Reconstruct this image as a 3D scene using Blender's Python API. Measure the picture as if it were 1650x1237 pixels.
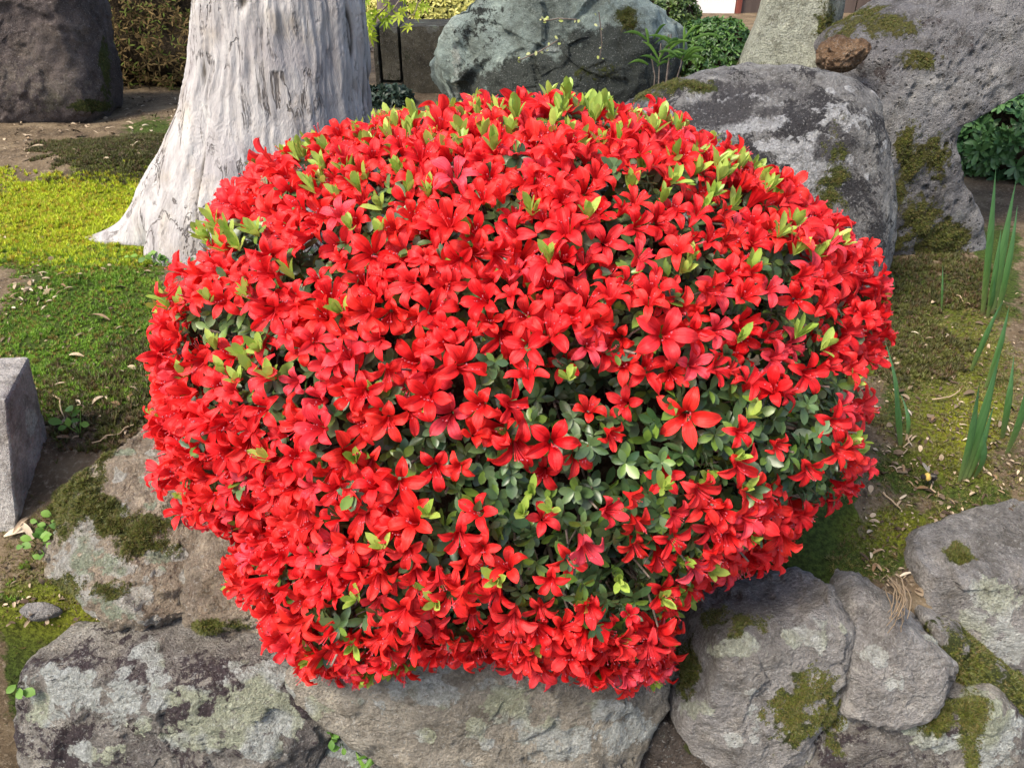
import bpy, math, random
import numpy as np
from mathutils import Vector, Matrix

for o in list(bpy.data.objects): bpy.data.objects.remove(o)
rng = np.random.default_rng(7); random.seed(7)
scene = bpy.context.scene
COL = scene.collection

# ------------------------------------------------------------ camera, sky, sun, exposure
PITCH = math.radians(31.0); HCAM = 0.80; FPX = 1246.0; CX, CY = 825.0, 618.5
CAM = np.array([0.0, 0.0, HCAM])
FWD = np.array([0, math.cos(PITCH), -math.sin(PITCH)]); UPV = np.array([0, math.sin(PITCH), math.cos(PITCH)])
RIGHT = np.array([1.0, 0, 0])
cd = bpy.data.cameras.new('camera'); cam = bpy.data.objects.new('camera', cd); COL.objects.link(cam)
cam.location = CAM; cam.rotation_euler = (math.pi/2 - PITCH, 0, 0)
cd.sensor_width = 36; cd.lens = FPX/1650*36; cd.clip_start = 0.02; cd.clip_end = 500
scene.camera = cam

SUN_DIR = np.array([-0.46, -0.36, 0.81]); SUN_DIR /= np.linalg.norm(SUN_DIR)
SUN_EL = math.asin(SUN_DIR[2]); SUN_AZ = math.atan2(SUN_DIR[0], SUN_DIR[1])
world = bpy.data.worlds.new('World'); scene.world = world; world.use_nodes = True
wn = world.node_tree.nodes; wl = world.node_tree.links
sky = wn.new('ShaderNodeTexSky'); sky.sky_type = 'NISHITA'; sky.sun_disc = False
sky.sun_elevation = SUN_EL; sky.sun_rotation = SUN_AZ; sky.air_density = 1.0; sky.dust_density = 3.0; sky.ozone_density = 0.6
bg = wn['Background']; bg.inputs['Strength'].default_value = 0.125
wl.new(sky.outputs[0], bg.inputs[0])
sd = bpy.data.lights.new('sun', 'SUN'); sd.energy = 2.3; sd.angle = math.radians(20); sd.color = (1.0, 0.92, 0.78)
sun = bpy.data.objects.new('sun', sd); COL.objects.link(sun)
sun.rotation_euler = Vector(-SUN_DIR).to_track_quat('-Z', 'Y').to_euler(); sun.location = (-2, -1, 4)
scene.view_settings.view_transform = 'Standard'; scene.view_settings.look = 'None'
scene.view_settings.exposure = 1.55; scene.view_settings.gamma = 1.0; scene.view_settings.use_curve_mapping = False
scene.render.engine = 'CYCLES'
scene.cycles.max_bounces = 6; scene.cycles.diffuse_bounces = 3; scene.cycles.transmission_bounces = 4; scene.cycles.glossy_bounces = 2

# ------------------------------------------------------------ pixel <-> place
def ray(px, py):
    u = (np.asarray(px, float)-CX)/FPX; v = (CY-np.asarray(py, float))/FPX
    return u[..., None]*RIGHT + v[..., None]*UPV + FWD
def on_z(px, py, z=0.0):
    d = ray(px, py); return CAM + d*((z-HCAM)/d[..., 2])[..., None]
def on_y(px, py, y):
    d = ray(px, py); return CAM + d*(y/d[..., 1])[..., None]
def on_plane(px, py, O, n):
    d = ray(px, py); t = ((np.asarray(O)-CAM)@n)/(d@n); return CAM + d*t[..., None]
def at_depth(px, py, dep): return CAM + ray(px, py)*dep
def proj(P):
    q = np.asarray(P)-CAM; z = np.maximum(q@FWD, 1e-3)
    return np.stack([CX + FPX*(q@RIGHT)/z, CY - FPX*(q@UPV)/z, q@FWD], -1)
def sstep(a, b, x):
    t = np.clip((x-a)/(b-a), 0, 1); return t*t*(3-2*t)
def unit(v): return v/np.maximum(np.linalg.norm(v, axis=-1, keepdims=True), 1e-9)

# ------------------------------------------------------------ noise
def _h(ix, iy, iz, seed):
    h = (ix*374761393 + iy*668265263 + iz*2147483647 + seed*1274126177) & 0xffffffff
    h = ((h ^ (h >> 13))*1274126177) & 0xffffffff
    h = ((h ^ (h >> 16))*2246822519) & 0xffffffff
    return ((h ^ (h >> 15)) & 0xffffff)/float(0xffffff)
def vnoise(P, seed=0):
    F = np.floor(P).astype(np.int64); f = P-F; f = f*f*f*(f*(f*6-15)+10)
    r = 0
    for dx in (0, 1):
        wx = f[:, 0] if dx else 1-f[:, 0]
        for dy in (0, 1):
            wy = f[:, 1] if dy else 1-f[:, 1]
            for dz in (0, 1):
                wz = f[:, 2] if dz else 1-f[:, 2]
                r = r + wx*wy*wz*_h(F[:, 0]+dx, F[:, 1]+dy, F[:, 2]+dz, seed)
    return r*2-1
def fbm(P, seed=0, octv=4, rough=0.5):
    r = 0; a = 1; s = 0
    for o in range(octv):
        r = r + a*vnoise(P*(2.03**o)+17.3*o, seed+o); s += a; a *= rough
    return r/s
def cell(P, seed=0):
    F = np.floor(P).astype(np.int64); best = np.full(len(P), 9.0); rid = np.zeros(len(P))
    for dx in (-1, 0, 1):
        for dy in (-1, 0, 1):
            for dz in (-1, 0, 1):
                c = F+np.array([dx, dy, dz])
                o = np.stack([_h(c[:, 0], c[:, 1], c[:, 2], seed+k) for k in (1, 2, 3)], 1)
                d = np.linalg.norm(c+o-P, axis=1); m = d < best
                best = np.where(m, d, best); rid = np.where(m, _h(c[:, 0], c[:, 1], c[:, 2], seed+9), rid)
    return best, rid

# ------------------------------------------------------------ mesh helpers
def raw_mesh(name, V, T, attrs=None, smooth=True, mats=(), matidx=None):
    V = np.ascontiguousarray(V, np.float32); T = np.ascontiguousarray(T, np.int32)
    me = bpy.data.meshes.new(name); k = T.shape[1]
    me.vertices.add(len(V)); me.vertices.foreach_set('co', V.ravel())
    me.loops.add(T.size); me.loops.foreach_set('vertex_index', T.ravel())
    me.polygons.add(len(T)); me.polygons.foreach_set('loop_start', np.arange(0, T.size, k, dtype=np.int32))
    me.polygons.foreach_set('use_smooth', np.full(len(T), smooth, bool))
    if matidx is not None: me.polygons.foreach_set('material_index', np.ascontiguousarray(matidx, np.int32))
    for a, val in (attrs or {}).items():
        at = me.attributes.new(a, 'FLOAT', 'POINT'); at.data.foreach_set('value', np.ascontiguousarray(val, np.float32))
    me.update(calc_edges=True); me.validate()
    for m in mats: me.materials.append(m)
    return me
def link(name, me, loc=(0, 0, 0), parent=None, kind=None):
    o = bpy.data.objects.new(name, me); COL.objects.link(o); o.location = [float(c) for c in loc]
    if parent is not None: o.parent = parent
    if kind: o['kind'] = kind
    return o
def wobj(name, V, T, mat, base=None, parent=None, proot=None, kind=None, attrs=None, smooth=True, matidx=None):
    """mesh given in place coordinates; origin at base; proot = place of the parent's origin"""
    V = np.asarray(V, float)
    if base is None: base = np.array([V[:, 0].mean(), V[:, 1].mean(), V[:, 2].min()])
    base = np.asarray(base, float)
    mats = mat if isinstance(mat, (list, tuple)) else [mat]
    me = raw_mesh(name, V-base, T, attrs, smooth, mats, matidx)
    o = link(name, me, base-(np.asarray(proot) if proot is not None else 0), parent, kind)
    o['_b'] = [float(c) for c in base]
    return o
def base_of(o): return np.array(o['_b'])
def empty(name, loc, label, cat, group=None):
    o = bpy.data.objects.new(name, None); COL.objects.link(o); o.location = [float(c) for c in loc]; o.empty_display_size = 0.05
    o['_b'] = [float(c) for c in loc]; return tag(o, label, cat, group)
def tag(o, label, cat, group=None):
    o['label'] = label; o['category'] = cat
    if group: o['group'] = group
    return o
def vnormals(V, T):
    n = np.cross(V[T[:, 1]]-V[T[:, 0]], V[T[:, 2]]-V[T[:, 0]]); N = np.zeros_like(V)
    for k in range(3):
        for c in range(3): N[:, c] += np.bincount(T[:, k], n[:, c], len(V))
    return unit(N)
def grid_tris(nu, nv, wrap_u=False, off=0):
    """index grid [u, v] -> triangles"""
    iu = np.arange(nu if wrap_u else nu-1); iv = np.arange(nv-1); A, B = np.meshgrid(iu, iv, indexing='ij')
    A = A.ravel(); B = B.ravel(); A2 = (A+1) % nu
    a = A*nv+B; b = A2*nv+B; c = A2*nv+B+1; d = A*nv+B+1
    return np.concatenate([np.stack([a, b, c], 1), np.stack([a, c, d], 1)])+off
class Soup:
    def __init__(self): self.V = []; self.T = []; self.n = 0; self.A = {}
    def add(self, V, T, **A):
        V = np.asarray(V, float); self.V.append(V); self.T.append(np.asarray(T, int)+self.n); self.n += len(V)
        for k, v in A.items(): self.A.setdefault(k, []).append(np.broadcast_to(np.asarray(v, float), (len(V),)))
    def get(self): return np.concatenate(self.V), np.concatenate(self.T), {k: np.concatenate(v) for k, v in self.A.items()}
def inst(soup, tpl, M, P, rnd):
    """tpl = (V, T, attrs); M (n,3,3) columns = axes times scale; P (n,3)"""
    if len(P) == 0: return
    V, T, A = tpl; n = len(P)
    W = np.einsum('nij,vj->nvi', M, V)+P[:, None, :]
    TT = (T[None]+(np.arange(n)*len(V))[:, None, None]).reshape(-1, 3)
    at = {k: np.tile(v, n) for k, v in A.items()}; at['rnd'] = np.repeat(rnd, len(V))
    soup.add(W.reshape(-1, 3), TT, **at)
def frames(d, up, spin, scale):
    """z axis along d, y axis towards up, turned by spin"""
    z = unit(d); x = np.cross(up, z); bad = np.linalg.norm(x, axis=1) < 1e-4
    x[bad] = np.array([1.0, 0, 0]); x = unit(x); y = np.cross(z, x)
    c = np.cos(spin)[:, None]; s = np.sin(spin)[:, None]
    x2 = x*c+y*s; y2 = -x*s+y*c
    return np.stack([x2, y2, z], 2)*np.asarray(scale).reshape(-1, 1, 1)
def tube(path, rad, k=5):
    path = np.asarray(path, float); rad = np.broadcast_to(np.asarray(rad, float), (len(path),))
    t = unit(np.gradient(path, axis=0)); ref = np.array([0.31, 0.2, 0.93]); x = unit(np.cross(t, ref)); y = np.cross(t, x)
    a = np.arange(k)*2*math.pi/k
    V = path[None]+rad[None, :, None]*(np.cos(a)[:, None, None]*x[None]+np.sin(a)[:, None, None]*y[None])
    return V.reshape(-1, 3), grid_tris(k, len(path), True)

# ------------------------------------------------------------ material helper
class N:
    def __init__(s, name, rough=0.8):
        s.m = bpy.data.materials.new(name); s.m.use_nodes = True; s.nt = s.m.node_tree; s.n = s.nt.nodes
        s.b = s.n['Principled BSDF']; s.b.inputs['Roughness'].default_value = rough
        s.tc = s.n.new('ShaderNodeTexCoord')
    def L(s, a, b):
        if isinstance(a, (int, float)): b.default_value = a
        elif isinstance(a, tuple): b.default_value = (*a, 1) if len(a) == 3 and b.type == 'RGBA' else a
        else: s.nt.links.new(a, b)
    def attr(s, name):
        n = s.n.new('ShaderNodeAttribute'); n.attribute_name = name; return n.outputs['Fac']
    def orand(s): return s.n.new('ShaderNodeObjectInfo').outputs['Random']
    def pos(s, scale=(1, 1, 1), rot=(0, 0, 0)):
        n = s.n.new('ShaderNodeMapping'); n.inputs['Scale'].default_value = scale; n.inputs['Rotation'].default_value = rot
        s.nt.links.new(s.tc.outputs['Object'], n.inputs[0]); return n.outputs[0]
    def noise(s, scale, detail=4, rough=0.55, vec=None, dist=0.0, color=False):
        n = s.n.new('ShaderNodeTexNoise'); n.inputs['Scale'].default_value = scale; n.inputs['Detail'].default_value = detail
        n.inputs['Roughness'].default_value = rough; n.inputs['Distortion'].default_value = dist
        s.nt.links.new(vec if vec is not None else s.tc.outputs['Object'], n.inputs['Vector'])
        return n.outputs[1 if color else 0]
    def vor(s, scale, feat='F1', vec=None, out=0, rand=1.0):
        n = s.n.new('ShaderNodeTexVoronoi'); n.feature = feat; n.inputs['Scale'].default_value = scale
        n.inputs['Randomness'].default_value = rand
        s.nt.links.new(vec if vec is not None else s.tc.outputs['Object'], n.inputs['Vector']); return n.outputs[out]
    def warp(s, amt, scale, vec=None):
        c = s.noise(scale, 3, color=True); v = vec if vec is not None else s.tc.outputs['Object']
        a = s.n.new('ShaderNodeVectorMath'); a.operation = 'MULTIPLY_ADD'; s.nt.links.new(c, a.inputs[0])
        a.inputs[1].default_value = (amt,)*3; s.nt.links.new(v, a.inputs[2]); return a.outputs[0]
    def math(s, op, a, b=0.0, c=None, clamp=False):
        n = s.n.new('ShaderNodeMath'); n.operation = op; n.use_clamp = clamp; s.L(a, n.inputs[0]); s.L(b, n.inputs[1])
        if c is not None: s.L(c, n.inputs[2])
        return n.outputs[0]
    def step(s, x, lo, hi):
        n = s.n.new('ShaderNodeMapRange'); n.interpolation_type = 'SMOOTHSTEP'; s.L(x, n.inputs[0])
        n.inputs[1].default_value = lo; n.inputs[2].default_value = hi; return n.outputs[0]
    def ramp(s, x, stops):
        n = s.n.new('ShaderNodeValToRGB'); e = n.color_ramp.elements
        while len(e) < len(stops): e.new(0.5)
        for i, (p, c) in enumerate(stops): e[i].position = p; e[i].color = (*c, 1)
        s.L(x, n.inputs[0]); return n.outputs[0]
    def mix(s, f, a, b, mode='MIX'):
        n = s.n.new('ShaderNodeMix'); n.data_type = 'RGBA'; n.blend_type = mode; s.L(f, n.inputs[0]); s.L(a, n.inputs[6]); s.L(b, n.inputs[7])
        return n.outputs[2]
    def bump(s, h, strength=0.5, dist=0.01, prev=None):
        n = s.n.new('ShaderNodeBump'); n.inputs['Strength'].default_value = strength; n.inputs['Distance'].default_value = dist
        s.L(h, n.inputs['Height'])
        if prev is not None: s.nt.links.new(prev, n.inputs['Normal'])
        return n.outputs[0]
    def done(s, col, normal=None, rough=None, spec=0.3, translucent=0.0, tcol=None):
        s.L(col, s.b.inputs['Base Color']); s.b.inputs['Specular IOR Level'].default_value = spec
        if normal is not None: s.nt.links.new(normal, s.b.inputs['Normal'])
        if rough is not None: s.L(rough, s.b.inputs['Roughness'])
        if translucent:
            t = s.n.new('ShaderNodeBsdfTranslucent'); s.L(tcol if tcol is not None else col, t.inputs[0])
            mx = s.n.new('ShaderNodeMixShader'); mx.inputs[0].default_value = translucent
            s.nt.links.new(s.b.outputs[0], mx.inputs[1]); s.nt.links.new(t.outputs[0], mx.inputs[2])
            s.nt.links.new(mx.outputs[0], s.n['Material Output'].inputs[0])
        return s.m

def rock_mat(name, c1, c2, c3, lich=(0.50, 0.52, 0.49), lich2=(0.42, 0.47, 0.33), auto=0.0, crust=(0.06, 0.05, 0.05), crust_amt=0.0,
             pits=0.0, pit_scale=60, speck=0.5, scale=6.0, bump=0.6, moss=(0.07, 0.085, 0.02), moss_up=0.0):
    m = N(name, 0.9)
    w = m.warp(0.08, 5)
    f = m.noise(scale, 8, 0.62, w)
    col = m.ramp(f, [(0.32, c1), (0.5, c2), (0.68, c3)])
    col = m.mix(m.step(m.noise(scale*7, 6, 0.7), 0.45, 0.66), col, m.mix(0.8, col, (0.5, 0.48, 0.45), 'MULTIPLY'))
    col = m.mix(m.math('MULTIPLY', m.step(m.noise(scale*4, 7, 0.75, w), 0.52, 0.64), 0.6), col, m.mix(1.0, col, (1.5, 1.48, 1.42), 'MULTIPLY'))
    spk = m.step(m.noise(scale*22, 5, 0.7), 0.60, 0.66); col = m.mix(m.math('MULTIPLY', spk, 0.55*min(1, speck*1.6)), col, m.mix(0.5, lich, c3))
    dsp = m.step(m.noise(scale*30+40, 4, 0.7), 0.61, 0.68); col = m.mix(m.math('MULTIPLY', dsp, 0.7*min(1, speck*1.6)), col, m.mix(1.0, c1, (0.5, 0.48, 0.46), 'MULTIPLY'))
    grain = m.noise(260, 3, 0.7)
    fine = m.noise(scale*16, 8, 0.75, w)
    if crust_amt > 0:
        cm = m.step(m.math('ADD', m.noise(scale*1.3, 8, 0.7, w), m.math('MULTIPLY', m.math('SUBTRACT', fine, 0.5), 0.5)), 0.70-crust_amt*0.35, 0.76-crust_amt*0.35)
        col = m.mix(cm, col, crust)
    # lichen: placed patches (attribute) + scattered crusts of their own
    la = m.attr('lich'); n1 = m.noise(38, 7, 0.68, w); ragged = m.math('ADD', la, m.math('MULTIPLY', m.math('SUBTRACT', n1, 0.5), 1.7))
    lm = m.step(ragged, 0.46, 0.58)
    if auto > 0:
        v = m.vor(scale*3.4, vec=m.warp(0.05, 18)); vc = m.vor(scale*3.4, vec=m.warp(0.05, 18), out=1)
        sep = m.n.new('ShaderNodeSeparateColor'); m.nt.links.new(vc, sep.inputs[0])
        rad = m.math('MULTIPLY', m.step(sep.outputs[0], 1-auto, 1.0), 0.5)
        am = m.step(m.math('SUBTRACT', m.math('ADD', rad, m.math('MULTIPLY', m.math('SUBTRACT', n1, 0.5), 0.5)), v), -0.03, 0.03)
        sp = m.step(m.noise(75, 6, 0.72), 0.66-auto*0.12, 0.71-auto*0.12)
        am = m.math('MAXIMUM', am, m.math('MULTIPLY', sp, m.step(m.noise(scale*0.9, 3), 0.42, 0.6)))
        lm = m.math('MAXIMUM', lm, am)
    lg = m.noise(120, 6, 0.75)
    lc = m.mix(m.step(m.noise(scale*1.6, 2), 0.5, 0.58), lich, lich2)
    lc = m.mix(m.step(lg, 0.42, 0.66), m.mix(0.8, lc, (0.55, 0.55, 0.52), 'MULTIPLY'), lc)
    lm = m.math('MULTIPLY', lm, m.step(m.noise(150, 5, 0.7), 0.30, 0.46))
    col = m.mix(m.math('MULTIPLY', lm, 0.88), col, lc)
    col = m.mix(m.step(m.math('ADD', m.attr('dark'), m.math('MULTIPLY', m.math('SUBTRACT', m.noise(14, 8, 0.72, w), 0.5), 1.6)), 0.42, 0.62), col, m.mix(m.noise(40, 5), crust, m.mix(1.0, crust, (2.2, 2.2, 2.1), 'MULTIPLY')))
    if pits > 0:
        pv = m.vor(pit_scale, vec=m.warp(0.015, 30)); pc = m.step(pv, 0.16, 0.30)
        pmask = m.math('MULTIPLY', m.math('SUBTRACT', 1.0, pc), m.step(m.noise(18, 4), 0.40, 0.56))
        col = m.mix(m.math('MULTIPLY', pmask, 0.75*pits), col, m.mix(0.9, col, (0.16, 0.15, 0.14), 'MULTIPLY'))  # pit hollows darkened in the colour, painting in their shade
    col = m.mix(m.math('MULTIPLY', m.step(grain, 0.46, 0.60), speck*0.8), col, m.mix(1.0, col, (0.42, 0.40, 0.39), 'MULTIPLY'))
    gl2 = m.step(m.noise(190, 4, 0.75), 0.57, 0.66); col = m.mix(m.math('MULTIPLY', gl2, speck*0.75), col, m.mix(0.6, lich, (0.62, 0.61, 0.58)))
    ma = m.attr('moss'); mr = m.math('ADD', ma, m.math('MULTIPLY', m.math('SUBTRACT', m.noise(55, 6, 0.7), 0.5), 1.2))
    mm = m.step(mr, 0.45, 0.60)
    mossc = m.mix(m.noise(90, 5, 0.7), m.mix(1.0, moss, (0.45, 0.42, 0.35), 'MULTIPLY'), moss)
    col = m.mix(mm, col, mossc)
    h = m.math('ADD', m.math('MULTIPLY', fine, 1.0), m.math('MULTIPLY', grain, 0.55))
    h = m.math('ADD', h, m.math('MULTIPLY', m.noise(scale*5, 6, 0.7, w), 0.7))
    h = m.math('ADD', h, m.math('MULTIPLY', lm, 0.12)); h = m.math('ADD', h, m.math('MULTIPLY', mm, 0.3))
    if pits > 0: h = m.math('SUBTRACT', h, m.math('MULTIPLY', pmask, 0.8*pits))
    nb = m.bump(h, min(1.0, bump*1.6), 0.028)
    return m.done(col, nb, spec=0.25)
# ------------------------------------------------------------ ground
def ground_h(x, y):
    x = np.asarray(x, float); y = np.asarray(y, float)
    z = 0.10*sstep(0.70, 1.05, y)
    mx, my = MOUND; z = z+0.055*np.exp(-(((x-mx)/0.24)**2+((y-my)/0.26)**2))
    P = np.stack([x*3, y*3, 0*x], -1).reshape(-1, 3)
    fade = np.exp(-np.maximum(y-4, 0)/4)
    z = z+(0.018*fbm(P, 3, 3)+0.006*fbm(P*5, 5, 3)).reshape(x.shape)*fade
    drop = sstep(0.74, 0.685, y+0.0*x)
    return z*(1-drop)-0.62*drop
MOUND = on_z(np.array(190.), np.array(250.), 0.12)[:2]
def on_ground(px, py):
    px = np.asarray(px, float); py = np.asarray(py, float); z = np.full(px.shape, 0.1)
    for _ in range(8): p = on_z(px, py, z); z = np.maximum(ground_h(p[..., 0], p[..., 1]), -0.02)
    p = on_z(px, py, z); p[..., 2] = z; return p

def inpoly(px, py, poly):
    poly = np.asarray(poly, float); c = np.zeros(np.shape(px), bool); j = len(poly)-1
    for i in range(len(poly)):
        xi, yi = poly[i]; xj, yj = poly[j]
        m = ((yi > py) != (yj > py)) & (px < (xj-xi)*(py-yi)/((yj-yi)+1e-9)+xi); c ^= m; j = i
    return c
def blobs(px, py, bl):
    r = np.zeros(np.shape(px))
    for b in bl:
        x, y, rx, ry = b[:4]; s = b[4] if len(b) > 4 else 1.0
        r = np.maximum(r, s*np.clip(1.35-0.75*np.sqrt(((px-x)/rx)**2+((py-y)/ry)**2), 0, 1))
    return r

GREEN = [(110, 340, 150, 45), (60, 385, 90, 25), (140, 420, 120, 35), (150, 520, 120, 95), (60, 560, 80, 60), (180, 620, 80, 40), (200, 270, 90, 30, .8),
         (250, 215, 60, 30, .7), (1460, 480, 90, 45), (1400, 500, 60, 60), (1560, 560, 70, 70, .75), (1470, 640, 50, 60, .75), (1560, 680, 60, 50, .7), (1440, 860, 60, 40, .9),
         (1400, 900, 60, 40, .8), (1540, 830, 60, 20, .8), (90, 985, 110, 50), (40, 1080, 30, 90), (1500, 760, 110, 60, .7), (1540, 640, 120, 120, .72), (1580, 800, 60, 40, .7), (1500, 520, 110, 60, .8), (1600, 470, 60, 60, .7), (300, 140, 40, 8, .6), (1610, 400, 40, 40, .8)]
GOLD = [(110, 335, 150, 45), (60, 390, 110, 25), (150, 415, 100, 18, .8), (1560, 690, 70, 60, .9), (1440, 850, 60, 30, .6), (1560, 570, 60, 60, .5), (110, 985, 110, 40, .6)]  # yellower moss; the upper left patch also has sunlight put into its colour
def axis_pts(segs):
    out = []
    for a, b, n in segs: out.append(np.linspace(a, b, n, endpoint=False))
    return np.concatenate(out+[[segs[-1][1]]])
gx = axis_pts([(-200, -20, 12), (-20, -4, 16), (-4, -1.6, 40), (-1.6, 1.6, 320), (1.6, 4, 40), (4, 20, 16), (20, 200, 12)])
gy = axis_pts([(-200, -10, 10), (-10, 0.6, 20), (0.6, 0.8, 40), (0.8, 2.6, 180), (2.6, 5, 70), (5, 20, 30), (20, 250, 14)])
GX, GY = np.meshgrid(gx, gy, indexing='ij'); GZ = ground_h(GX, GY)
GV = np.stack([GX, GY, GZ], -1).reshape(-1, 3)
pp = proj(GV); inF = (pp[:, 2] > 0.2)
hid = (~inF) | (pp[:, 0] < -20) | (pp[:, 0] > 1670) | (pp[:, 1] < -10) | ((pp[:, 0] > 300) & (pp[:, 0] < 1380) & (pp[:, 1] > 150))
gm = np.maximum(blobs(pp[:, 0], pp[:, 1], GREEN)*inF, hid*0.9*sstep(-0.15, 0.25, fbm(GV*1.1, 55, 4))); gg = blobs(pp[:, 0], pp[:, 1], GOLD)*inF
m = N('ground_soil', 0.95)
w = m.warp(0.05, 8); f = m.noise(9, 8, 0.65, w)
col = m.ramp(f, [(0.3, (0.045, 0.032, 0.02)), (0.5, (0.12, 0.085, 0.052)), (0.7, (0.21, 0.16, 0.10))])
col = m.mix(m.step(m.noise(120, 5, 0.75), 0.5, 0.72), col, (0.30, 0.24, 0.17))
rg = m.math('ADD', m.attr('moss'), m.math('MULTIPLY', m.math('SUBTRACT', m.noise(28, 7, 0.7), 0.5), 1.1))
mc = m.mix(m.attr('gold'), (0.06, 0.09, 0.015), (0.26, 0.27, 0.02))
mc = m.mix(m.step(m.noise(170, 4, 0.7), 0.35, 0.65), m.mix(1.0, mc, (0.35, 0.33, 0.3), 'MULTIPLY'), mc)
col = m.mix(m.step(rg, 0.42, 0.62), col, mc)
hh = m.math('ADD', m.noise(60, 8, 0.75), m.math('MULTIPLY', m.noise(300, 4, 0.7), 0.4))
M_GROUND = m.done(col, m.bump(hh, 0.9, 0.012), spec=0.15)
g = wobj('ground', GV, grid_tris(len(gx), len(gy))[:, [0, 1, 2]], M_GROUND, base=(0, 0, 0), attrs={'moss': gm, 'gold': gg}, kind='structure')

# ------------------------------------------------------------ rocks
def smooth_poly(poly, n, it=2):
    p = np.asarray(poly, float)
    for _ in range(it):
        q = np.roll(p, -1, 0); p = np.stack([p*0.8+q*0.2, p*0.2+q*0.8], 1).reshape(-1, 2)
    q = np.concatenate([p, p[:1]]); L = np.concatenate([[0], np.cumsum(np.linalg.norm(np.diff(q, axis=0), axis=1))])
    s = np.linspace(0, L[-1], n, endpoint=False)
    return np.stack([np.interp(s, L, q[:, 0]), np.interp(s, L, q[:, 1])], 1)
def facets(P, seed):
    F = np.floor(P).astype(np.int64); best = np.full(len(P), 9.0); out = np.zeros(len(P))
    for dx in (-1, 0, 1):
        for dy in (-1, 0, 1):
            for dz in (-1, 0, 1):
                c = F+np.array([dx, dy, dz]); h = [_h(c[:, 0], c[:, 1], c[:, 2], seed+k) for k in range(7)]
                dv = P-(c+np.stack(h[:3], 1)); d = np.linalg.norm(dv, axis=1); m_ = d < best
                val = (h[3]-0.5)+((np.stack(h[4:7], 1)-0.5)*dv).sum(1)*2.2
                best = np.where(m_, d, best); out = np.where(m_, val, out)
    return out
def rock_shape(poly, O, n, Tf, Tb, e=0.6, nA=150, nR=70, amp=0.012, freq=9, seed=1, cuts=(), auto_cuts=0, pit=0.0, pitf=60, center=None, lich=(), moss=(), ridge=0.0, facet=0.0, dark=()):
    n = unit(np.asarray(n, float)); O = np.asarray(O, float)
    pl = smooth_poly(poly, nA)
    B = on_plane(pl[:, 0], pl[:, 1], O, n)
    c = B.mean(0) if center is None else on_plane(np.array(float(center[0])), np.array(float(center[1])), O, n)
    k1 = int(nR*0.5); k2 = int(nR*0.25); p1_ = np.arcsin(np.linspace(0.02, 0.85, k1)**(1/e)); p2_ = np.linspace(p1_[-1], math.pi/2, k2+1)[1:]
    ph = np.concatenate([p1_, p2_, np.linspace(math.pi/2, math.pi-0.04, nR-k1-k2+1)[1:]])
    s = np.sin(ph)**e; cz = np.sign(np.cos(ph))*np.abs(np.cos(ph))**0.9*np.where(np.cos(ph) > 0, Tf, Tb)
    P = c+(B[:, None]-c)*s[None, :, None]+n*cz[None, :, None]
    Fq = np.fft.rfft(P, axis=0); kk = np.arange(Fq.shape[0])[:, None]/nA*2*math.pi
    Fq *= np.exp(-0.5*(kk*(nA*0.045*(1-s)+0.4)[None, :])**2)[..., None]; P = np.fft.irfft(Fq, nA, axis=0)
    V = np.concatenate([P.reshape(-1, 3), [c+n*Tf], [c-n*Tb]])
    T = grid_tris(nA, nR, True)[:, [0, 2, 1]]
    i = np.arange(nA); j = (i+1) % nA; k = len(V)
    T = np.concatenate([T, np.stack([i*nR, j*nR, np.full(nA, k-2)], 1), np.stack([i*nR+nR-1, j*nR+nR-1, np.full(nA, k-1)], 1)[:, ::-1]])
    r = np.random.default_rng(seed)
    allcuts = [(unit(np.asarray(a, float)), np.asarray(b, float)) for a, b in cuts]
    for _ in range(auto_cuts):
        d = unit(n+r.normal(0, 0.75, 3)); sup = ((V-c)@d).max(); allcuts.append((d, c+d*sup*r.uniform(0.62, 0.9)))
    for d, p0 in allcuts:
        dist = (V-p0)@d; soft = 0.006
        V = V-(np.maximum(dist, 0)+soft*np.exp(-np.abs(dist)/soft)*0.3)[:, None]*d*0.97
    nb = vnormals(V, T)
    if ((V-c)*nb).sum() < 0: T = T[:, ::-1]; nb = -nb
    size = np.linalg.norm(B-c, axis=1).mean()
    d = amp*fbm(V*freq, seed, 5, 0.55)
    if facet: d = d+facet*facets(V*(freq*1.5)+0.25*np.stack([fbm(V*freq*2, seed+60+k, 2) for k in range(3)], 1), seed)+0.4*facet*facets(V*freq*4, seed+5)
    d += amp*0.35*fbm(V*freq*6, seed+20, 3)
    if ridge: d -= ridge*np.maximum(0, 1-np.abs(fbm(V*freq*0.8, seed+40, 3))*7)
    if pit:
        f1, rid = cell(V*pitf, seed); d -= pit*sstep(0.42, 0.12, f1)*(rid > 0.45)*sstep(-0.3, 0.2, fbm(V*8, seed+50, 2))
    V = V+nb*d[:, None]
    q = proj(V); nb = vnormals(V, T)
    rag = 0.42*fbm(V*26, seed+70, 4, 0.65); sc_ = 1.0/max(c@FWD-CAM@FWD, 0.5); rag2 = 0.42*fbm(V*26*sc_+9, seed+80, 4, 0.65)
    rag = 0.30*fbm(V*26, seed+70, 4, 0.65)+0.30*fbm(V*75, seed+75, 3, 0.6); lb_ = blobs(q[:, 0], q[:, 1], [(b_[0], b_[1], b_[2]*1.25, b_[3]*1.25)+tuple(b_[4:]) for b_ in lich])
    mb_ = blobs(q[:, 0], q[:, 1], [(b_[0], b_[1], b_[2]*1.35, b_[3]*1.35)+tuple(b_[4:]) for b_ in moss])
    at = {'lich': np.clip(lb_*0.80+1.15*rag*(lb_ > 0.02), 0, 1.2), 'moss': np.clip(mb_*0.74+1.6*rag2*(mb_ > 0.02), 0, 1.2), 'dark': blobs(q[:, 0], q[:, 1], dark)}
    return V, T, at, nb
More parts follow.
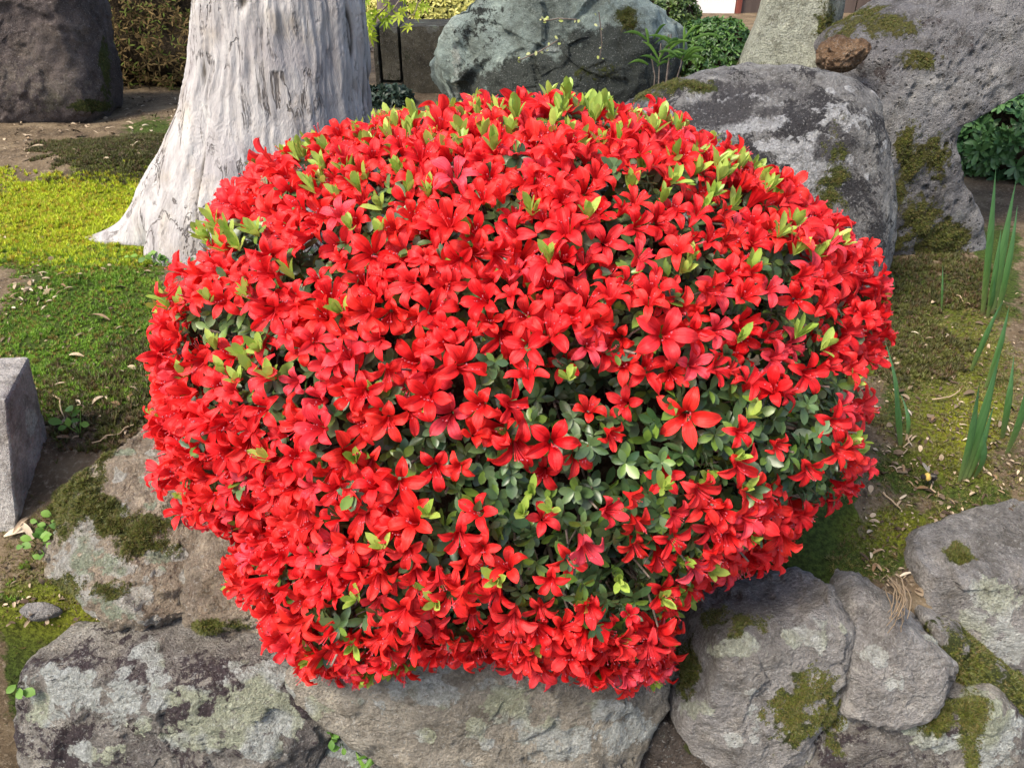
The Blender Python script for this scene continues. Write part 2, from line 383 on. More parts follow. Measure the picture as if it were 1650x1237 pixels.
# moss sprigs: a joined mesh of real little blades
def sprig_tpl(nb=7, lean=0.5, w=0.09, seed=0, stem=0.3):
    r = np.random.default_rng(seed); V = []; T = []; s = []
    for i in range(nb):
        a = 2*math.pi*i/nb+r.uniform(-.4, .4); l = lean*r.uniform(.5, 1.3); h = r.uniform(.7, 1.1); z0 = r.uniform(0, stem)
        t = np.array([math.cos(a)*l, math.sin(a)*l, z0+h*0.8]); sd_ = np.array([-math.sin(a), math.cos(a), 0])*w
        k = len(V); V += [np.array([0, 0, z0])-sd_, np.array([0, 0, z0])+sd_, t]; T.append([k, k+1, k+2]); s += [0, 0, 1]
    return np.array(V), np.array(T), {'s': np.array(s, float)}
SPR = [sprig_tpl(8, 0.55, 0.10, i) for i in range(4)]; CUSH = [sprig_tpl(5, 0.8, 0.16, 10+i, 0.1) for i in range(3)]
def leafy_mat(name, lo, hi, alt=None, tr=0.25, rough=0.55, spec=0.3, obj_random=False, under=None, tip=None):
    m = N(name, rough); r = m.orand() if obj_random else m.attr('rnd')
    col = m.mix(r, lo, hi)
    if alt is not None:
        r2 = m.math('FRACT', m.math('MULTIPLY', r, 7.31)); col = m.mix(m.step(r2, 0.72, 0.8), col, alt)
    if tip is not None: col = m.mix(m.step(m.attr('s'), 0.3, 1.0), col, tip)
    col = m.mix(m.step(m.noise(140, 3, 0.6), 0.35, 0.75), col, m.mix(1.0, col, (0.72, 0.75, 0.7), 'MULTIPLY'))
    if under is not None:
        gi = m.n.new('ShaderNodeNewGeometry').outputs['Backfacing']; col = m.mix(gi, col, under)
    return m.done(col, None, spec=spec, translucent=tr)
M_MOSS_ROCK = leafy_mat('rock_moss', (0.035, 0.045, 0.010), (0.12, 0.13, 0.022), alt=(0.13, 0.10, 0.035), tr=0.2)
M_MOSS_GREEN = leafy_mat('green_moss', (0.07, 0.15, 0.014), (0.22, 0.38, 0.035), alt=(0.22, 0.16, 0.04), tr=0.3)
M_MOSS_GOLD = leafy_mat('sun_tinted_golden_moss', (0.26, 0.34, 0.012), (0.56, 0.62, 0.03), alt=(0.42, 0.30, 0.03), tr=0.3)  # partly its own yellow, partly a sun patch painted into the colour
M_MOSS_DARK = leafy_mat('dark_moss', (0.045, 0.04, 0.016), (0.11, 0.12, 0.025), alt=(0.10, 0.06, 0.03), tr=0.25)
def rock_moss(parent, V, T, at, nb, n, size=(0.004, 0.009), thr=0.5, mat=None):
    tri = V[T]; mid = tri.mean(1); area = np.linalg.norm(np.cross(tri[:, 1]-tri[:, 0], tri[:, 2]-tri[:, 0]), axis=1)
    wgt = at['moss'][T].mean(1)+0.45*fbm(mid*55, 77, 3); face = ((CAM-mid)*nb[T[:, 0]]).sum(1) > -0.1
    wgt = area*np.clip((wgt-thr)*2.2+0.25, 0, 1)*(wgt > thr-0.12)*face
    if wgt.sum() <= 0: return
    i = rng.choice(len(T), n, p=wgt/wgt.sum()); b = rng.dirichlet((1, 1, 1), n)
    P = (tri[i]*b[:, :, None]).sum(1); d = unit(nb[T[i, 0]]*0.8+np.array([0, 0, .5])+rng.normal(0, .25, (n, 3)))
    wv_ = at['moss'][T[i]].mean(1); M = frames(d, np.tile([0., 1, 0.02], (n, 1)), rng.uniform(0, 6.3, n), rng.uniform(*size, n)*np.clip((wv_-0.3)*1.3, 0.3, 0.9))
    s = Soup(); k = rng.integers(0, len(CUSH), n)
    for t in range(len(CUSH)): inst(s, CUSH[t], M[k == t], P[k == t], rng.random((k == t).sum()))
    VV, TT, AA = s.get()
    o = wobj('moss', VV, TT, mat or M_MOSS_ROCK, base=base_of(parent), parent=parent, proot=base_of(parent), kind='stuff', attrs=AA, smooth=False)
    return o

# ------------------------------------------------------------ the dry stone wall under the shrub
W_O = np.array([0, 0.655, 0.0]); W_N = unit(np.array([0, -1.0, 0.26]))
WALL = empty('stone_wall', (0, 0.66, -0.6), 'low dry stone retaining wall of lichened grey stones under the red shrub', 'stone wall')
MR_GREY = rock_mat('lichened_grey_stone', (0.118, 0.104, 0.104), (0.297, 0.274, 0.243), (0.486, 0.454, 0.391), lich=(0.60, 0.63, 0.61), lich2=(0.53, 0.56, 0.42), auto=0.34, crust=(0.062, 0.046, 0.05), crust_amt=0.62, scale=7)
MR_PALE = rock_mat('pale_grey_stone', (0.215, 0.192, 0.158), (0.358, 0.322, 0.265), (0.485, 0.443, 0.371), lich=(0.56, 0.58, 0.56), lich2=(0.48, 0.50, 0.36), auto=0.30, crust=(0.11, 0.085, 0.06), crust_amt=0.2, scale=6)
MR_VIO = rock_mat('violet_grey_stone', (0.171, 0.157, 0.144), (0.327, 0.308, 0.294), (0.484, 0.458, 0.431), lich=(0.66, 0.67, 0.64), lich2=(0.55, 0.57, 0.46), auto=0.24, crust=(0.13, 0.09, 0.095), crust_amt=0.25, scale=5.5)
MR_BROWN = rock_mat('tan_brown_stone', (0.22, 0.17, 0.125), (0.42, 0.345, 0.26), (0.58, 0.51, 0.42), lich=(0.66, 0.64, 0.59), lich2=(0.40, 0.46, 0.34), auto=0.34, crust=(0.10, 0.07, 0.045), crust_amt=0.25, scale=9, bump=0.9)
MR_DARK = rock_mat('dark_red_stone', (0.05, 0.042, 0.036), (0.11, 0.085, 0.07), (0.17, 0.14, 0.11), auto=0.1, scale=8)
def wall_stone(poly, mat, label=None, O=W_O, n=W_N, Tf=0.04, Tb=0.14, moss_n=0, mat_moss=None, **k):
    k.setdefault('facet', 0.006); k['e'] = k.get('e', 0.6)*0.62; Tf *= 0.8; pc_ = np.mean(poly, 0); poly = [tuple(pc_+(np.array(a_)-pc_)*1.05) for a_ in poly]; V, T, at, nb = rock_shape(poly, O, n, Tf, Tb, **k)
    o = wobj('stone', V, T, mat, parent=WALL, proot=base_of(WALL), attrs=at)
    if label: o['label'] = label
    if moss_n: rock_moss(o, V, T, at, nb, moss_n, mat=mat_moss)
    return o, V, T, at, nb
# lower left, with big pale lichen rosettes
wall_stone([(42, 1105), (52, 1072), (120, 1045), (232, 1014), (330, 1022), (410, 1045), (480, 1108), (532, 1168), (505, 1215), (470, 1300), (300, 1330), (90, 1300), (62, 1225), (45, 1160)], MR_GREY,
    'stone with large pale lichen rosettes', seed=11, nA=240, nR=110, amp=0.010, freq=11, auto_cuts=4, Tf=0.05, e=0.45,
    lich=[(118, 1110, 48, 30), (75, 1155, 22, 12), (190, 1130, 36, 32), (250, 1070, 14, 30), (272, 1110, 16, 26), (385, 1165, 60, 32), (425, 1120, 42, 42), (450, 1160, 26, 30), (312, 1125, 24, 26), (330, 1180, 40, 26), (235, 1165, 18, 12), (160, 1215, 40, 16), (420, 1205, 30, 14)])
# centre, wide pale stone
wall_stone([(470, 1080), (560, 1030), (760, 1000), (960, 990), (1085, 1010), (1112, 1030), (1100, 1085), (1062, 1150), (1030, 1205), (990, 1300), (800, 1330), (700, 1290), (625, 1222), (545, 1165), (495, 1128)], MR_PALE,
    'wide pale grey stone under the hanging flowers', seed=23, nA=240, nR=110, amp=0.009, freq=9, auto_cuts=3, Tf=0.045, e=0.45, Tb=0.10,
    lich=[(815, 1140, 34, 32), (700, 1115, 26, 22), (985, 1145, 28, 18), (1015, 1180, 34, 26), (900, 1195, 44, 26), (688, 1184, 12, 9), (785, 1198, 12, 9), (765, 1172, 16, 12), (640, 1110, 12, 12), (610, 1130, 30, 22, .7)])
wall_stone([(560, 1178), (600, 1200), (652, 1242), (660, 1300), (560, 1330), (500, 1290), (512, 1225)], MR_GREY, seed=31, Tf=0.015, amp=0.007, freq=12, O=W_O+W_N*-0.015, lich=[(580, 1210, 30, 22)])
# right of centre
wall_stone([(1108, 1060), (1112, 1035), (1160, 1012), (1240, 1000), (1330, 978), (1366, 985), (1374, 1004), (1352, 1075), (1338, 1130), (1318, 1165), (1270, 1240), (1180, 1250), (1105, 1190), (1074, 1150)], MR_VIO,
    'grey stone streaked with dark moss', seed=41, nA=220, nR=100, amp=0.011, freq=9, auto_cuts=4, Tf=0.05, e=0.5, moss_n=9000, O=W_O+np.array([0, 0.005, 0]),
    lich=[(1190, 1042, 30, 14), (1312, 1020, 34, 22), (1122, 1138, 18, 14), (1180, 1192, 12, 10), (1215, 1155, 12, 30, .8)],
    moss=[(1295, 1150, 34, 40), (1262, 1128, 16, 22, .9), (1180, 1005, 34, 16), (1110, 1080, 12, 30, .8), (1328, 1140, 14, 40)])
wall_stone([(1352, 1090), (1366, 1030), (1404, 984), (1424, 980), (1452, 1002), (1502, 1030), (1530, 1070), (1542, 1110), (1530, 1138), (1450, 1146), (1380, 1140), (1344, 1128)], MR_VIO,
    'pale violet grey stone with a pointed top', seed=53, nA=180, nR=90, amp=0.010, freq=10, auto_cuts=4, Tf=0.055, e=0.5, lich=[(1415, 1060, 20, 14), (1440, 1100, 14, 10)])
wall_stone([(1262, 1205), (1320, 1140), (1400, 1136), (1455, 1148), (1540, 1130), (1600, 1118), (1640, 1150), (1650, 1250), (1600, 1310), (1400, 1330), (1270, 1300)], MR_GREY,
    'low stone blotched with white lichen and moss', seed=61, nA=200, nR=90, amp=0.009, freq=9, auto_cuts=3, Tf=0.04, e=0.5, moss_n=6000,
    lich=[(1355, 1150, 16, 18), (1590, 1180, 40, 50), (1470, 1172, 18, 12), (1250, 1180, 20, 30), (1495, 1195, 26, 14)],
    moss=[(1405, 1138, 26, 14), (1512, 1150, 20, 28), (1565, 1160, 16, 45), (1340, 1170, 14, 26, .8)])
wall_stone([(1030, 1200), (1065, 1158), (1105, 1180), (1150, 1232), (1170, 1300), (1010, 1310)], MR_DARK, 'small dark reddish filler stone', seed=67, Tf=0.012, amp=0.006, freq=12, O=W_O+W_N*-0.02, moss=[(1112, 1200, 8, 10)])
# right, big flat-topped stone
e1 = on_z(np.array(1560.), np.array(934.), 0.045)
wall_stone([(1462, 895), (1470, 858), (1530, 835), (1600, 816), (1680, 795), (1790, 780), (1830, 900), (1800, 1120), (1660, 1122), (1625, 1092), (1585, 1050), (1530, 1018), (1486, 985), (1468, 935)], MR_VIO,
    'flat topped grey stone with a tuft of moss', O=e1+np.array([0, 0.05, -0.03]), n=(0, -0.62, 0.78), Tf=0.10, Tb=0.14, seed=71, nA=220, nR=100, amp=0.007, freq=8, e=0.5, moss_n=1500,
    cuts=[((0.0, -0.10, 1), e1), ((-0.10, -0.96, 0.28), e1), ((-0.8, -0.5, 0.3), on_z(np.array(1476.), np.array(925.), 0.035))],
    lich=[(1600, 965, 34, 26), (1570, 1000, 24, 20), (1630, 1040, 26, 24), (1600, 1030, 16, 20)], moss=[(1541, 893, 17, 13)], center=(1640, 950))
wall_stone([(1500, 1008), (1560, 1030), (1620, 1085), (1690, 1130), (1680, 1200), (1610, 1150), (1550, 1105)], MR_VIO, 'mossy filler stone under the flat topped stone', O=W_O+W_N*-0.03, seed=79, Tf=0.02, amp=0.008, freq=12, moss_n=5000, moss=[(1560, 1060, 50, 40), (1620, 1110, 50, 40), (1600, 1140, 40, 40)])
# left, upper boulder of the wall
a0 = on_z(np.array(250.), np.array(1006.), 0.0); b0 = on_z(np.array(200.), np.array(700.), 0.12)
s_n = np.cross(RIGHT, b0-a0); s_n = unit(s_n*np.array([0, 1, 1])); s_n = s_n if s_n[1] < 0 else -s_n
wall_stone([(66, 880), (70, 800), (118, 742), (190, 700), (250, 690), (330, 720), (380, 800), (352, 860), (346, 930), (330, 975), (270, 1004), (236, 1008), (180, 985), (122, 950), (82, 925)], MR_BROWN,
    'rough brown boulder with moss cap and green lichen', O=(a0+b0)/2, n=s_n, Tf=0.06, Tb=0.12, seed=83, nA=240, nR=120, amp=0.017, freq=11, auto_cuts=5, e=0.5, moss_n=14000, ridge=0.004, mat_moss=M_MOSS_ROCK,
    lich=[(112, 915, 30, 26), (140, 890, 24, 40, .8), (205, 970, 34, 26), (235, 960, 12, 20), (190, 912, 26, 18), (248, 898, 16, 10), (232, 886, 10, 10), (205, 730, 16, 7), (140, 845, 20, 30, .85), (120, 960, 30, 14)],
    moss=[(110, 795, 40, 36), (150, 812, 40, 16), (230, 850, 46, 26), (255, 872, 26, 18), (185, 850, 20, 14), (90, 830, 22, 22), (150, 730, 26, 10, .8), (125, 950, 50, 14, .8)])
wall_stone([(322, 905), (330, 868), (380, 850), (470, 850), (520, 900), (500, 985), (440, 1010), (370, 1008), (300, 1008), (318, 950)], MR_BROWN, 'tan stone half hidden by the flowers',
    O=(a0+b0)/2+s_n*-0.005, n=s_n, Tf=0.04, Tb=0.10, seed=91, amp=0.014, freq=12, auto_cuts=3, e=0.55, moss_n=1200, moss=[(340, 1012, 20, 8), (380, 1010, 16, 8, .8)])

# ------------------------------------------------------------ rocks of the garden
def garden_rock(name, label, poly, mat, O, n, Tf, Tb, moss_n=0, group=None, mat_moss=None, cat='rock', **k):
    V, T, at, nb = rock_shape(poly, O, n, Tf, Tb, **k)
    o = tag(wobj(name, V, T, mat, attrs=at), label, cat, group)
    if moss_n: rock_moss(o, V, T, at, nb, moss_n, size=(0.004, 0.010), mat=mat_moss)
    return o, V, T, at, nb
MR_A = rock_mat('crusted_boulder', (0.130, 0.124, 0.124), (0.247, 0.240, 0.234), (0.377, 0.370, 0.351), lich=(0.62, 0.62, 0.64), lich2=(0.52, 0.52, 0.54), auto=0.30, crust=(0.045, 0.042, 0.045), crust_amt=0.62, pits=0.35, pit_scale=70, scale=8)
MR_B = rock_mat('pitted_lava_stone', (0.126, 0.120, 0.126), (0.204, 0.198, 0.204), (0.300, 0.294, 0.288), lich=(0.36, 0.36, 0.36), lich2=(0.30, 0.31, 0.26), auto=0.04, crust=(0.075, 0.062, 0.062), crust_amt=0.35, pits=1.0, pit_scale=75, scale=4, moss=(0.10, 0.095, 0.022))
MR_C = rock_mat('pale_green_slab', (0.276, 0.287, 0.218), (0.380, 0.391, 0.310), (0.471, 0.483, 0.402), lich=(0.46, 0.48, 0.42), auto=0.05, crust=(0.2, 0.2, 0.13), crust_amt=0.12, scale=4, speck=0.9)
MR_D = rock_mat('brown_pumice', (0.117, 0.065, 0.039), (0.247, 0.150, 0.085), (0.416, 0.286, 0.182), auto=0.0, pits=1.0, pit_scale=55, scale=12)
MR_G = rock_mat('blue_green_schist', (0.156, 0.186, 0.168), (0.324, 0.396, 0.360), (0.504, 0.576, 0.528), lich=(0.50, 0.55, 0.52), lich2=(0.50, 0.50, 0.42), auto=0.06, crust=(0.035, 0.04, 0.036), crust_amt=0.35, scale=2.4)
MR_E = rock_mat('brown_black_stone', (0.069, 0.054, 0.050), (0.131, 0.104, 0.098), (0.213, 0.175, 0.144), lich=(0.24, 0.20, 0.17), lich2=(0.18, 0.16, 0.12), auto=0.03, crust=(0.05, 0.035, 0.038), crust_amt=0.3, scale=3)
YB = 1.80
garden_rock('pitted_rock', 'tall dark grey pitted lava rock with an overhanging right arm', [(1300, 250), (1330, 160), (1342, 110), (1342, 58), (1390, 24), (1450, -10), (1560, -60), (1690, -70), (1790, -20), (1770, 50), (1690, 92), (1620, 100), (1560, 112), (1518, 150), (1494, 200), (1488, 240), (1502, 275), (1532, 312), (1548, 360), (1562, 415), (1545, 462), (1480, 468), (1400, 465), (1330, 440), (1300, 350)],
    MR_B, (0, YB, 0), (0.12, -1, 0.10), 0.16, 0.30, seed=101, nA=260, nR=150, amp=0.020, freq=5, e=0.6, pit=0.007, pitf=42, center=(1455, 200), moss_n=9000,
    moss=[(1395, 40, 50, 20), (1475, 100, 26, 14), (1470, 250, 18, 26), (1510, 255, 14, 30), (1430, 320, 22, 30, .8), (1490, 370, 30, 36, .8), (1530, 390, 22, 30), (1420, 390, 26, 26, .9), (1400, 440, 60, 20), (1560, 440, 30, 30, .9)], lich=[(1455, 325, 4, 4), (1535, 345, 14, 8, .8)])
pA = on_y(np.array(1330.), np.array(215.), 1.47)
garden_rock('lichen_boulder', 'broad boulder crusted with black and white lichen behind the red shrub', [(960, 190), (1010, 158), (1075, 128), (1190, 106), (1290, 104), (1365, 122), (1396, 150), (1412, 195), (1424, 240), (1430, 330), (1426, 450), (1370, 520), (1200, 545), (1030, 500), (950, 340)],
    MR_A, (0, 1.58, 0), (-0.1, -1, 0.30), 0.18, 0.28, dark=[(1150, 180, 120, 26, .7), (1200, 140, 120, 14, .6), (1340, 230, 40, 50, .6)], facet=0.003, seed=113, nA=240, nR=140, amp=0.014, freq=6, e=0.55, pit=0.003, pitf=60, moss_n=5000,
    cuts=[((-0.12, -0.62, 0.78), pA)],
    lich=[(1300, 260, 40, 16), (1310, 235, 30, 16), (1265, 240, 34, 14), (1290, 290, 40, 16), (1220, 200, 60, 12, .8), (1360, 190, 34, 26, .7), (1160, 160, 70, 14, .6)],
    moss=[(1075, 138, 40, 9), (1030, 150, 26, 9), (1350, 260, 14, 44, .9), (1330, 300, 16, 26, .8)])
garden_rock('standing_slab', 'pale greenish grey flat-faced slab standing behind the lichen boulder', [(1180, 130), (1200, 75), (1222, 20), (1240, -40), (1330, -60), (1372, -20), (1362, 40), (1345, 100), (1352, 150), (1200, 160)],
    MR_C, (0, 2.08, 0), (-0.15, -1, 0.25), 0.10, 0.15, seed=127, nA=160, nR=80, amp=0.006, freq=5, e=0.42, cuts=[((-0.15, -1, 0.3), (0.55, 2.03, 0.4)), ((0.75, -0.65, 0.1), on_y(np.array(1310.), np.array(60.), 2.0))], moss_n=1200, moss=[(1330, 50, 12, 30, .8), (1240, 104, 40, 5, .7)])
garden_rock('pumice_lump', 'small brown pitted pumice lump sitting between boulder and lava rock', [(1317, 92), (1322, 76), (1340, 64), (1356, 62), (1364, 70), (1382, 68), (1394, 84), (1390, 100), (1368, 114), (1345, 117), (1326, 108)],
    MR_D, (0, 1.58, 0), (0, -1, 0.4), 0.05, 0.05, seed=131, nA=110, nR=60, amp=0.014, freq=26, e=0.8, pit=0.005, pitf=70)
garden_rock('green_boulder', 'large blue green boulder with sunlit top beyond the red shrub', [(702, 80), (720, 35), (750, 5), (800, -30), (900, -50), (1000, -25), (1060, 10), (1102, 55), (1106, 90), (1095, 140), (1080, 200), (900, 235), (780, 225), (725, 195), (706, 130)],
    MR_G, (0, 3.1, 0), (-0.1, -1, 0.2), 0.42, 0.45, seed=137, nA=240, nR=140, amp=0.035, freq=3.0, e=0.65, auto_cuts=3, ridge=0.02, facet=0.02, moss_n=1500, dark=[(1000, 110, 90, 60), (900, 130, 120, 36), (940, 60, 30, 26, .7), (1060, 130, 60, 50), (760, 140, 30, 40, .7)], moss=[(1015, 35, 18, 18), (960, 120, 30, 14, .5)], lich=[(890, 80, 20, 4, .8), (735, 110, 6, 40, .8), (970, 60, 8, 18, .7)])
garden_rock('dark_standing_rock', 'dark brown standing rock with pale base left of the trunk', [(-120, 190), (-120, -60), (-20, -80), (120, -70), (158, 0), (170, 60), (184, 120), (190, 175), (160, 205), (90, 210), (0, 210)],
    MR_E, (0, 3.55, 0), (0.1, -1, 0.05), 0.22, 0.3, facet=0.008, seed=149, nA=180, nR=90, amp=0.018, freq=5, e=0.5, lich=[(95, 152, 45, 22, .9), (40, 130, 34, 30, .7)], moss_n=800, moss=[(172, 120, 8, 40, .7), (150, 170, 20, 6)])
# hewn post at the left edge of the wall
MR_P = rock_mat('weathered_hewn_stone', (0.204, 0.186, 0.180), (0.324, 0.300, 0.282), (0.444, 0.420, 0.384), auto=0.02, crust=(0.085, 0.08, 0.075), crust_amt=0.4, scale=5, bump=0.4)
def P1(px, py, z): return on_z(np.array(float(px)), np.array(float(py)), z)
tb, tf_, bb_, bf_ = P1(47, 573, 0.237), P1(10, 642, 0.237), P1(83, 722, 0.07), P1(32, 905, -0.01)
bb_ = bb_+(bb_-tb)*0.3; bf_ = bf_+(bf_-tf_)*0.25; lf_ = np.array([-0.30, -0.02, 0.0]); lt_ = np.array([-0.26, -0.02, 0.0])
tag(wobj('stone_shard', *rock_shape([(28, 985), (40, 972), (70, 966), (95, 975), (103, 985), (70, 998), (45, 1000)], on_z(np.array(60.), np.array(985.), 0.0), (0, -0.5, 0.86), 0.012, 0.02, seed=157, nA=60, nR=30, amp=0.004, freq=25, e=0.6, auto_cuts=2)[:2], MR_VIO), 'small flat grey stone chip on the mossy ledge', 'stone')

# carved block behind the trunk
def box_tris(): return np.array([[0, 2, 1], [0, 3, 2], [4, 5, 6], [4, 6, 7], [0, 1, 5], [0, 5, 4], [1, 2, 6], [1, 6, 5], [2, 3, 7], [2, 7, 6], [3, 0, 4], [3, 4, 7]])
def box(x0, x1, y0, y1, z0, z1):
    return np.array([[x0, y0, z0], [x1, y0, z0], [x1, y1, z0], [x0, y1, z0], [x0, y0, z1], [x1, y0, z1], [x1, y1, z1], [x0, y1, z1]], float), box_tris()
def rough_box(x0, x1, y0, y1, z0, z1, step=0.03, amp=0.006, seed=0, bev=0.012):
    """box with subdivided faces, worn edges and uneven faces"""
    n = [max(2, int(math.ceil((b-a)/step))) for a, b in ((x0, x1), (y0, y1), (z0, z1))]; s = Soup()
    ax = [np.linspace(a, b, k+1) for (a, b), k in zip(((x0, x1), (y0, y1), (z0, z1)), n)]
    for d in range(3):
        u, v = [(1, 2), (2, 0), (0, 1)][d]
        for side in (0, 1):
            U, W_ = np.meshgrid(ax[u], ax[v], indexing='ij'); P = np.zeros(U.shape+(3,)); P[..., u] = U; P[..., v] = W_; P[..., d] = ax[d][-1 if side else 0]
            T = grid_tris(len(ax[u]), len(ax[v])); s.add(P.reshape(-1, 3), T if side else T[:, ::-1])
    V, T, _ = s.get(); c = np.array([(x0+x1)/2, (y0+y1)/2, (z0+z1)/2]); hs = np.array([x1-x0, y1-y0, z1-z0])/2
    q = (V-c); k = np.abs(q)-(hs-bev); k = np.maximum(k, 0); L = np.linalg.norm(k, axis=1, keepdims=True)
    V = c+np.sign(q)*(np.minimum(np.abs(q), hs-bev)+k/np.maximum(L, 1e-9)*np.minimum(L, bev))
    V = V+unit(V-c)*(amp*fbm(V*14, seed, 4))[:, None]
    return V, T
V, T = rough_box(0, 1, 0, 1, 0, 1, 0.025, 0.010, 151, 0.035)
x_, y_, z_ = V[:, :1], V[:, 1:2], V[:, 2:]
lo_ = (bf_*(1-y_)+bb_*y_)*x_+(bf_*(1-y_)+bb_*y_+lf_)*(1-x_); hi_ = (tf_*(1-y_)+tb*y_)*x_+(tf_*(1-y_)+tb*y_+lt_)*(1-x_)
V = lo_*(1-z_)+hi_*z_
tag(wobj('hewn_stone', V, T, MR_P, attrs={'moss': np.zeros(len(V)), 'lich': np.zeros(len(V)), 'dark': np.zeros(len(V))}), 'square-cut grey stone block beside the mossy brown boulder', 'stone block')
MR_BL = rock_mat('mossy_block_stone', (0.07, 0.06, 0.04), (0.125, 0.11, 0.075), (0.18, 0.16, 0.12), lich=(0.25, 0.24, 0.2), auto=0.08, crust=(0.05, 0.05, 0.025), crust_amt=0.35, scale=5)
yb = 3.75
p1 = on_y(np.array(597.), np.array(42.), yb); p2 = on_y(np.array(770.), np.array(170.), yb)
BL = empty('carved_block', (p1[0], yb, 0.06), 'dark mossy hewn stone block with a carved panel beside green boulder', 'stone block')
zt = p1[2]; zb = 0.02; xl, xr = p1[0], p2[0]
pa = on_y(np.array(609.), np.array(52.), yb)[0]; pb = on_y(np.array(640.), np.array(52.), yb)[0]; pz = on_y(np.array(620.), np.array(131.), yb)[2]
for nm, bx_ in (('face_stone', (pb+0.010, xr, yb, yb+0.3, zb, zt)), ('corner_stone', (xl, pa-0.006, yb+0.002, yb+0.3, zb, zt-0.002)), ('base_stone', (pa-0.006, pb+0.010, yb+0.004, yb+0.3, zb, pz-0.008)), ('carved_panel', (pa+0.002, pb+0.002, yb+0.006, yb+0.29, pz, zt-0.004))):
    V, T = rough_box(*bx_, seed=int(100*bx_[1]) % 50, amp=0.005, bev=0.01)
    wobj(nm, V, T, MR_BL, parent=BL, proot=base_of(BL), attrs={'moss': np.zeros(len(V)), 'lich': np.zeros(len(V)), 'dark': np.zeros(len(V))})

# ------------------------------------------------------------ old tree
YT = 1.92
tz = []; tl = []; tr = []
for py, l, r in ((10, 315, 585), (60, 312, 585), (100, 308, 586), (170, 293, 588), (240, 262, 592), (285, 240, 594), (330, 222, 596), (400, 214, 600), (430, 212, 602)):
    a = on_y(np.array(float(l)), np.array(float(py)), YT); b = on_y(np.array(float(r)), np.array(float(py)), YT); tz.append(a[2]); tl.append(a[0]); tr.append(b[0])
tz = np.array(tz)[::-1]; tl = np.array(tl)[::-1]; tr = np.array(tr)[::-1]
nA, nZ = 420, 330
zz = np.concatenate([np.linspace(0.0, tz[-1]+0.02, 250, endpoint=False), np.linspace(tz[-1]+0.02, 2.5, 80)])
xc = np.interp(zz, tz, (tl+tr)/2); rad = np.interp(zz, tz, (tr-tl)/2)
up_ = np.clip((zz-tz[-1])/1.9, 0, 1); rad = rad*(1-0.35*up_); xc = xc+0.10*up_**1.5
ker = np.ones(17)/17; rad = np.convolve(np.pad(rad, 8, 'edge'), ker, 'valid'); xc = np.convolve(np.pad(xc, 8, 'edge'), ker, 'valid')
th = np.linspace(0, 2*math.pi, nA, endpoint=False)
TH, ZZ = np.meshgrid(th, zz, indexing='ij')
tw = TH+0.75*ZZ+0.16*fbm(np.stack([np.cos(TH)*2, np.sin(TH)*2, ZZ*4], -1).reshape(-1, 3), 33, 3).reshape(TH.shape)
ca, sa = np.cos(tw), np.sin(tw)
flute = fbm(np.stack([ca*1.9, sa*1.9, ZZ*1.7], -1).reshape(-1, 3), 5, 3).reshape(TH.shape)
fine = fbm(np.stack([ca*9, sa*9, ZZ*2.6], -1).reshape(-1, 3), 8, 4).reshape(TH.shape)
fib = fbm(np.stack([ca*30, sa*30, ZZ*5.0], -1).reshape(-1, 3), 9, 3, 0.6).reshape(TH.shape)
crack = np.maximum(0, 1-np.abs(fbm(np.stack([ca*4.2, sa*4.2, ZZ*2.2], -1).reshape(-1, 3), 12, 3)).reshape(TH.shape)*9)
lump = fbm(np.stack([ca*6, sa*6, ZZ*9], -1).reshape(-1, 3), 15, 3).reshape(TH.shape)
holes = sstep(0.34, 0.12, cell(np.stack([ca*3.4, sa*3.4, ZZ*5.5], -1).reshape(-1, 3), 21)[0]).reshape(TH.shape)*(cell(np.stack([ca*3.4, sa*3.4, ZZ*5.5], -1).reshape(-1, 3), 21)[1].reshape(TH.shape) > 0.6)
R = rad[None]*(1+0.11*flute)+0.008*fine+0.004*fib-0.010*crack*sstep(0.0, 0.35, flute)+0.009*lump-0.014*holes
low = np.exp(-np.maximum(ZZ-0.08, 0)/0.06)
def lobe(a0, w): d = (TH-a0+math.pi) % (2*math.pi)-math.pi; return np.exp(-(d/w)**2)
rt = on_ground(np.array(132.), np.array(388.)); ra = math.atan2(rt[1]-YT, rt[0]-np.interp(0.1, zz, xc)); rl = math.hypot(rt[1]-YT, rt[0]-np.interp(0.1, zz, xc))
R = R+(rl-0.30)*lobe(ra, 0.17)*np.exp(-np.maximum(ZZ-0.11, 0)/0.030)+0.03*lobe(ra+0.95, 0.30)*low-0.07*lobe(ra+0.42, 0.17)*low+0.06*lobe(-1.2, 0.3)*low+0.10*lobe(0.6, 0.4)*low
SQ = 0.76
TV = np.stack([xc[None]+R*np.cos(TH), YT+R*np.sin(TH)*SQ, ZZ], -1).reshape(-1, 3)
m = N('weathered_bark', 0.85)
wv = m.warp(0.035, 9)
mp = lambda sc: (lambda n_: (setattr(n_.inputs['Scale'], 'default_value', sc), m.nt.links.new(wv, n_.inputs[0]), n_.outputs[0])[2])(m.n.new('ShaderNodeMapping'))
v1 = mp((1, 1, 0.12)); v2 = mp((1, 1, 0.25))
fa = m.noise(26, 8, 0.65, v1, 0.6); fb = m.noise(70, 6, 0.7, v2, 0.4); fc = m.noise(6, 4, 0.6)
col = m.ramp(fa, [(0.25, (0.17, 0.155, 0.15)), (0.42, (0.285, 0.268, 0.262)), (0.56, (0.36, 0.343, 0.335)), (0.74, (0.47, 0.455, 0.43))])
col = m.mix(m.step(fc, 0.45, 0.7), col, m.mix(1.0, col, (0.84, 0.82, 0.84), 'MULTIPLY'))
col = m.mix(m.math('MULTIPLY', m.step(m.noise(9, 5, 0.6), 0.5, 0.72), 0.55), col, m.mix(1.0, col, (1.0, 0.90, 0.72), 'MULTIPLY'))
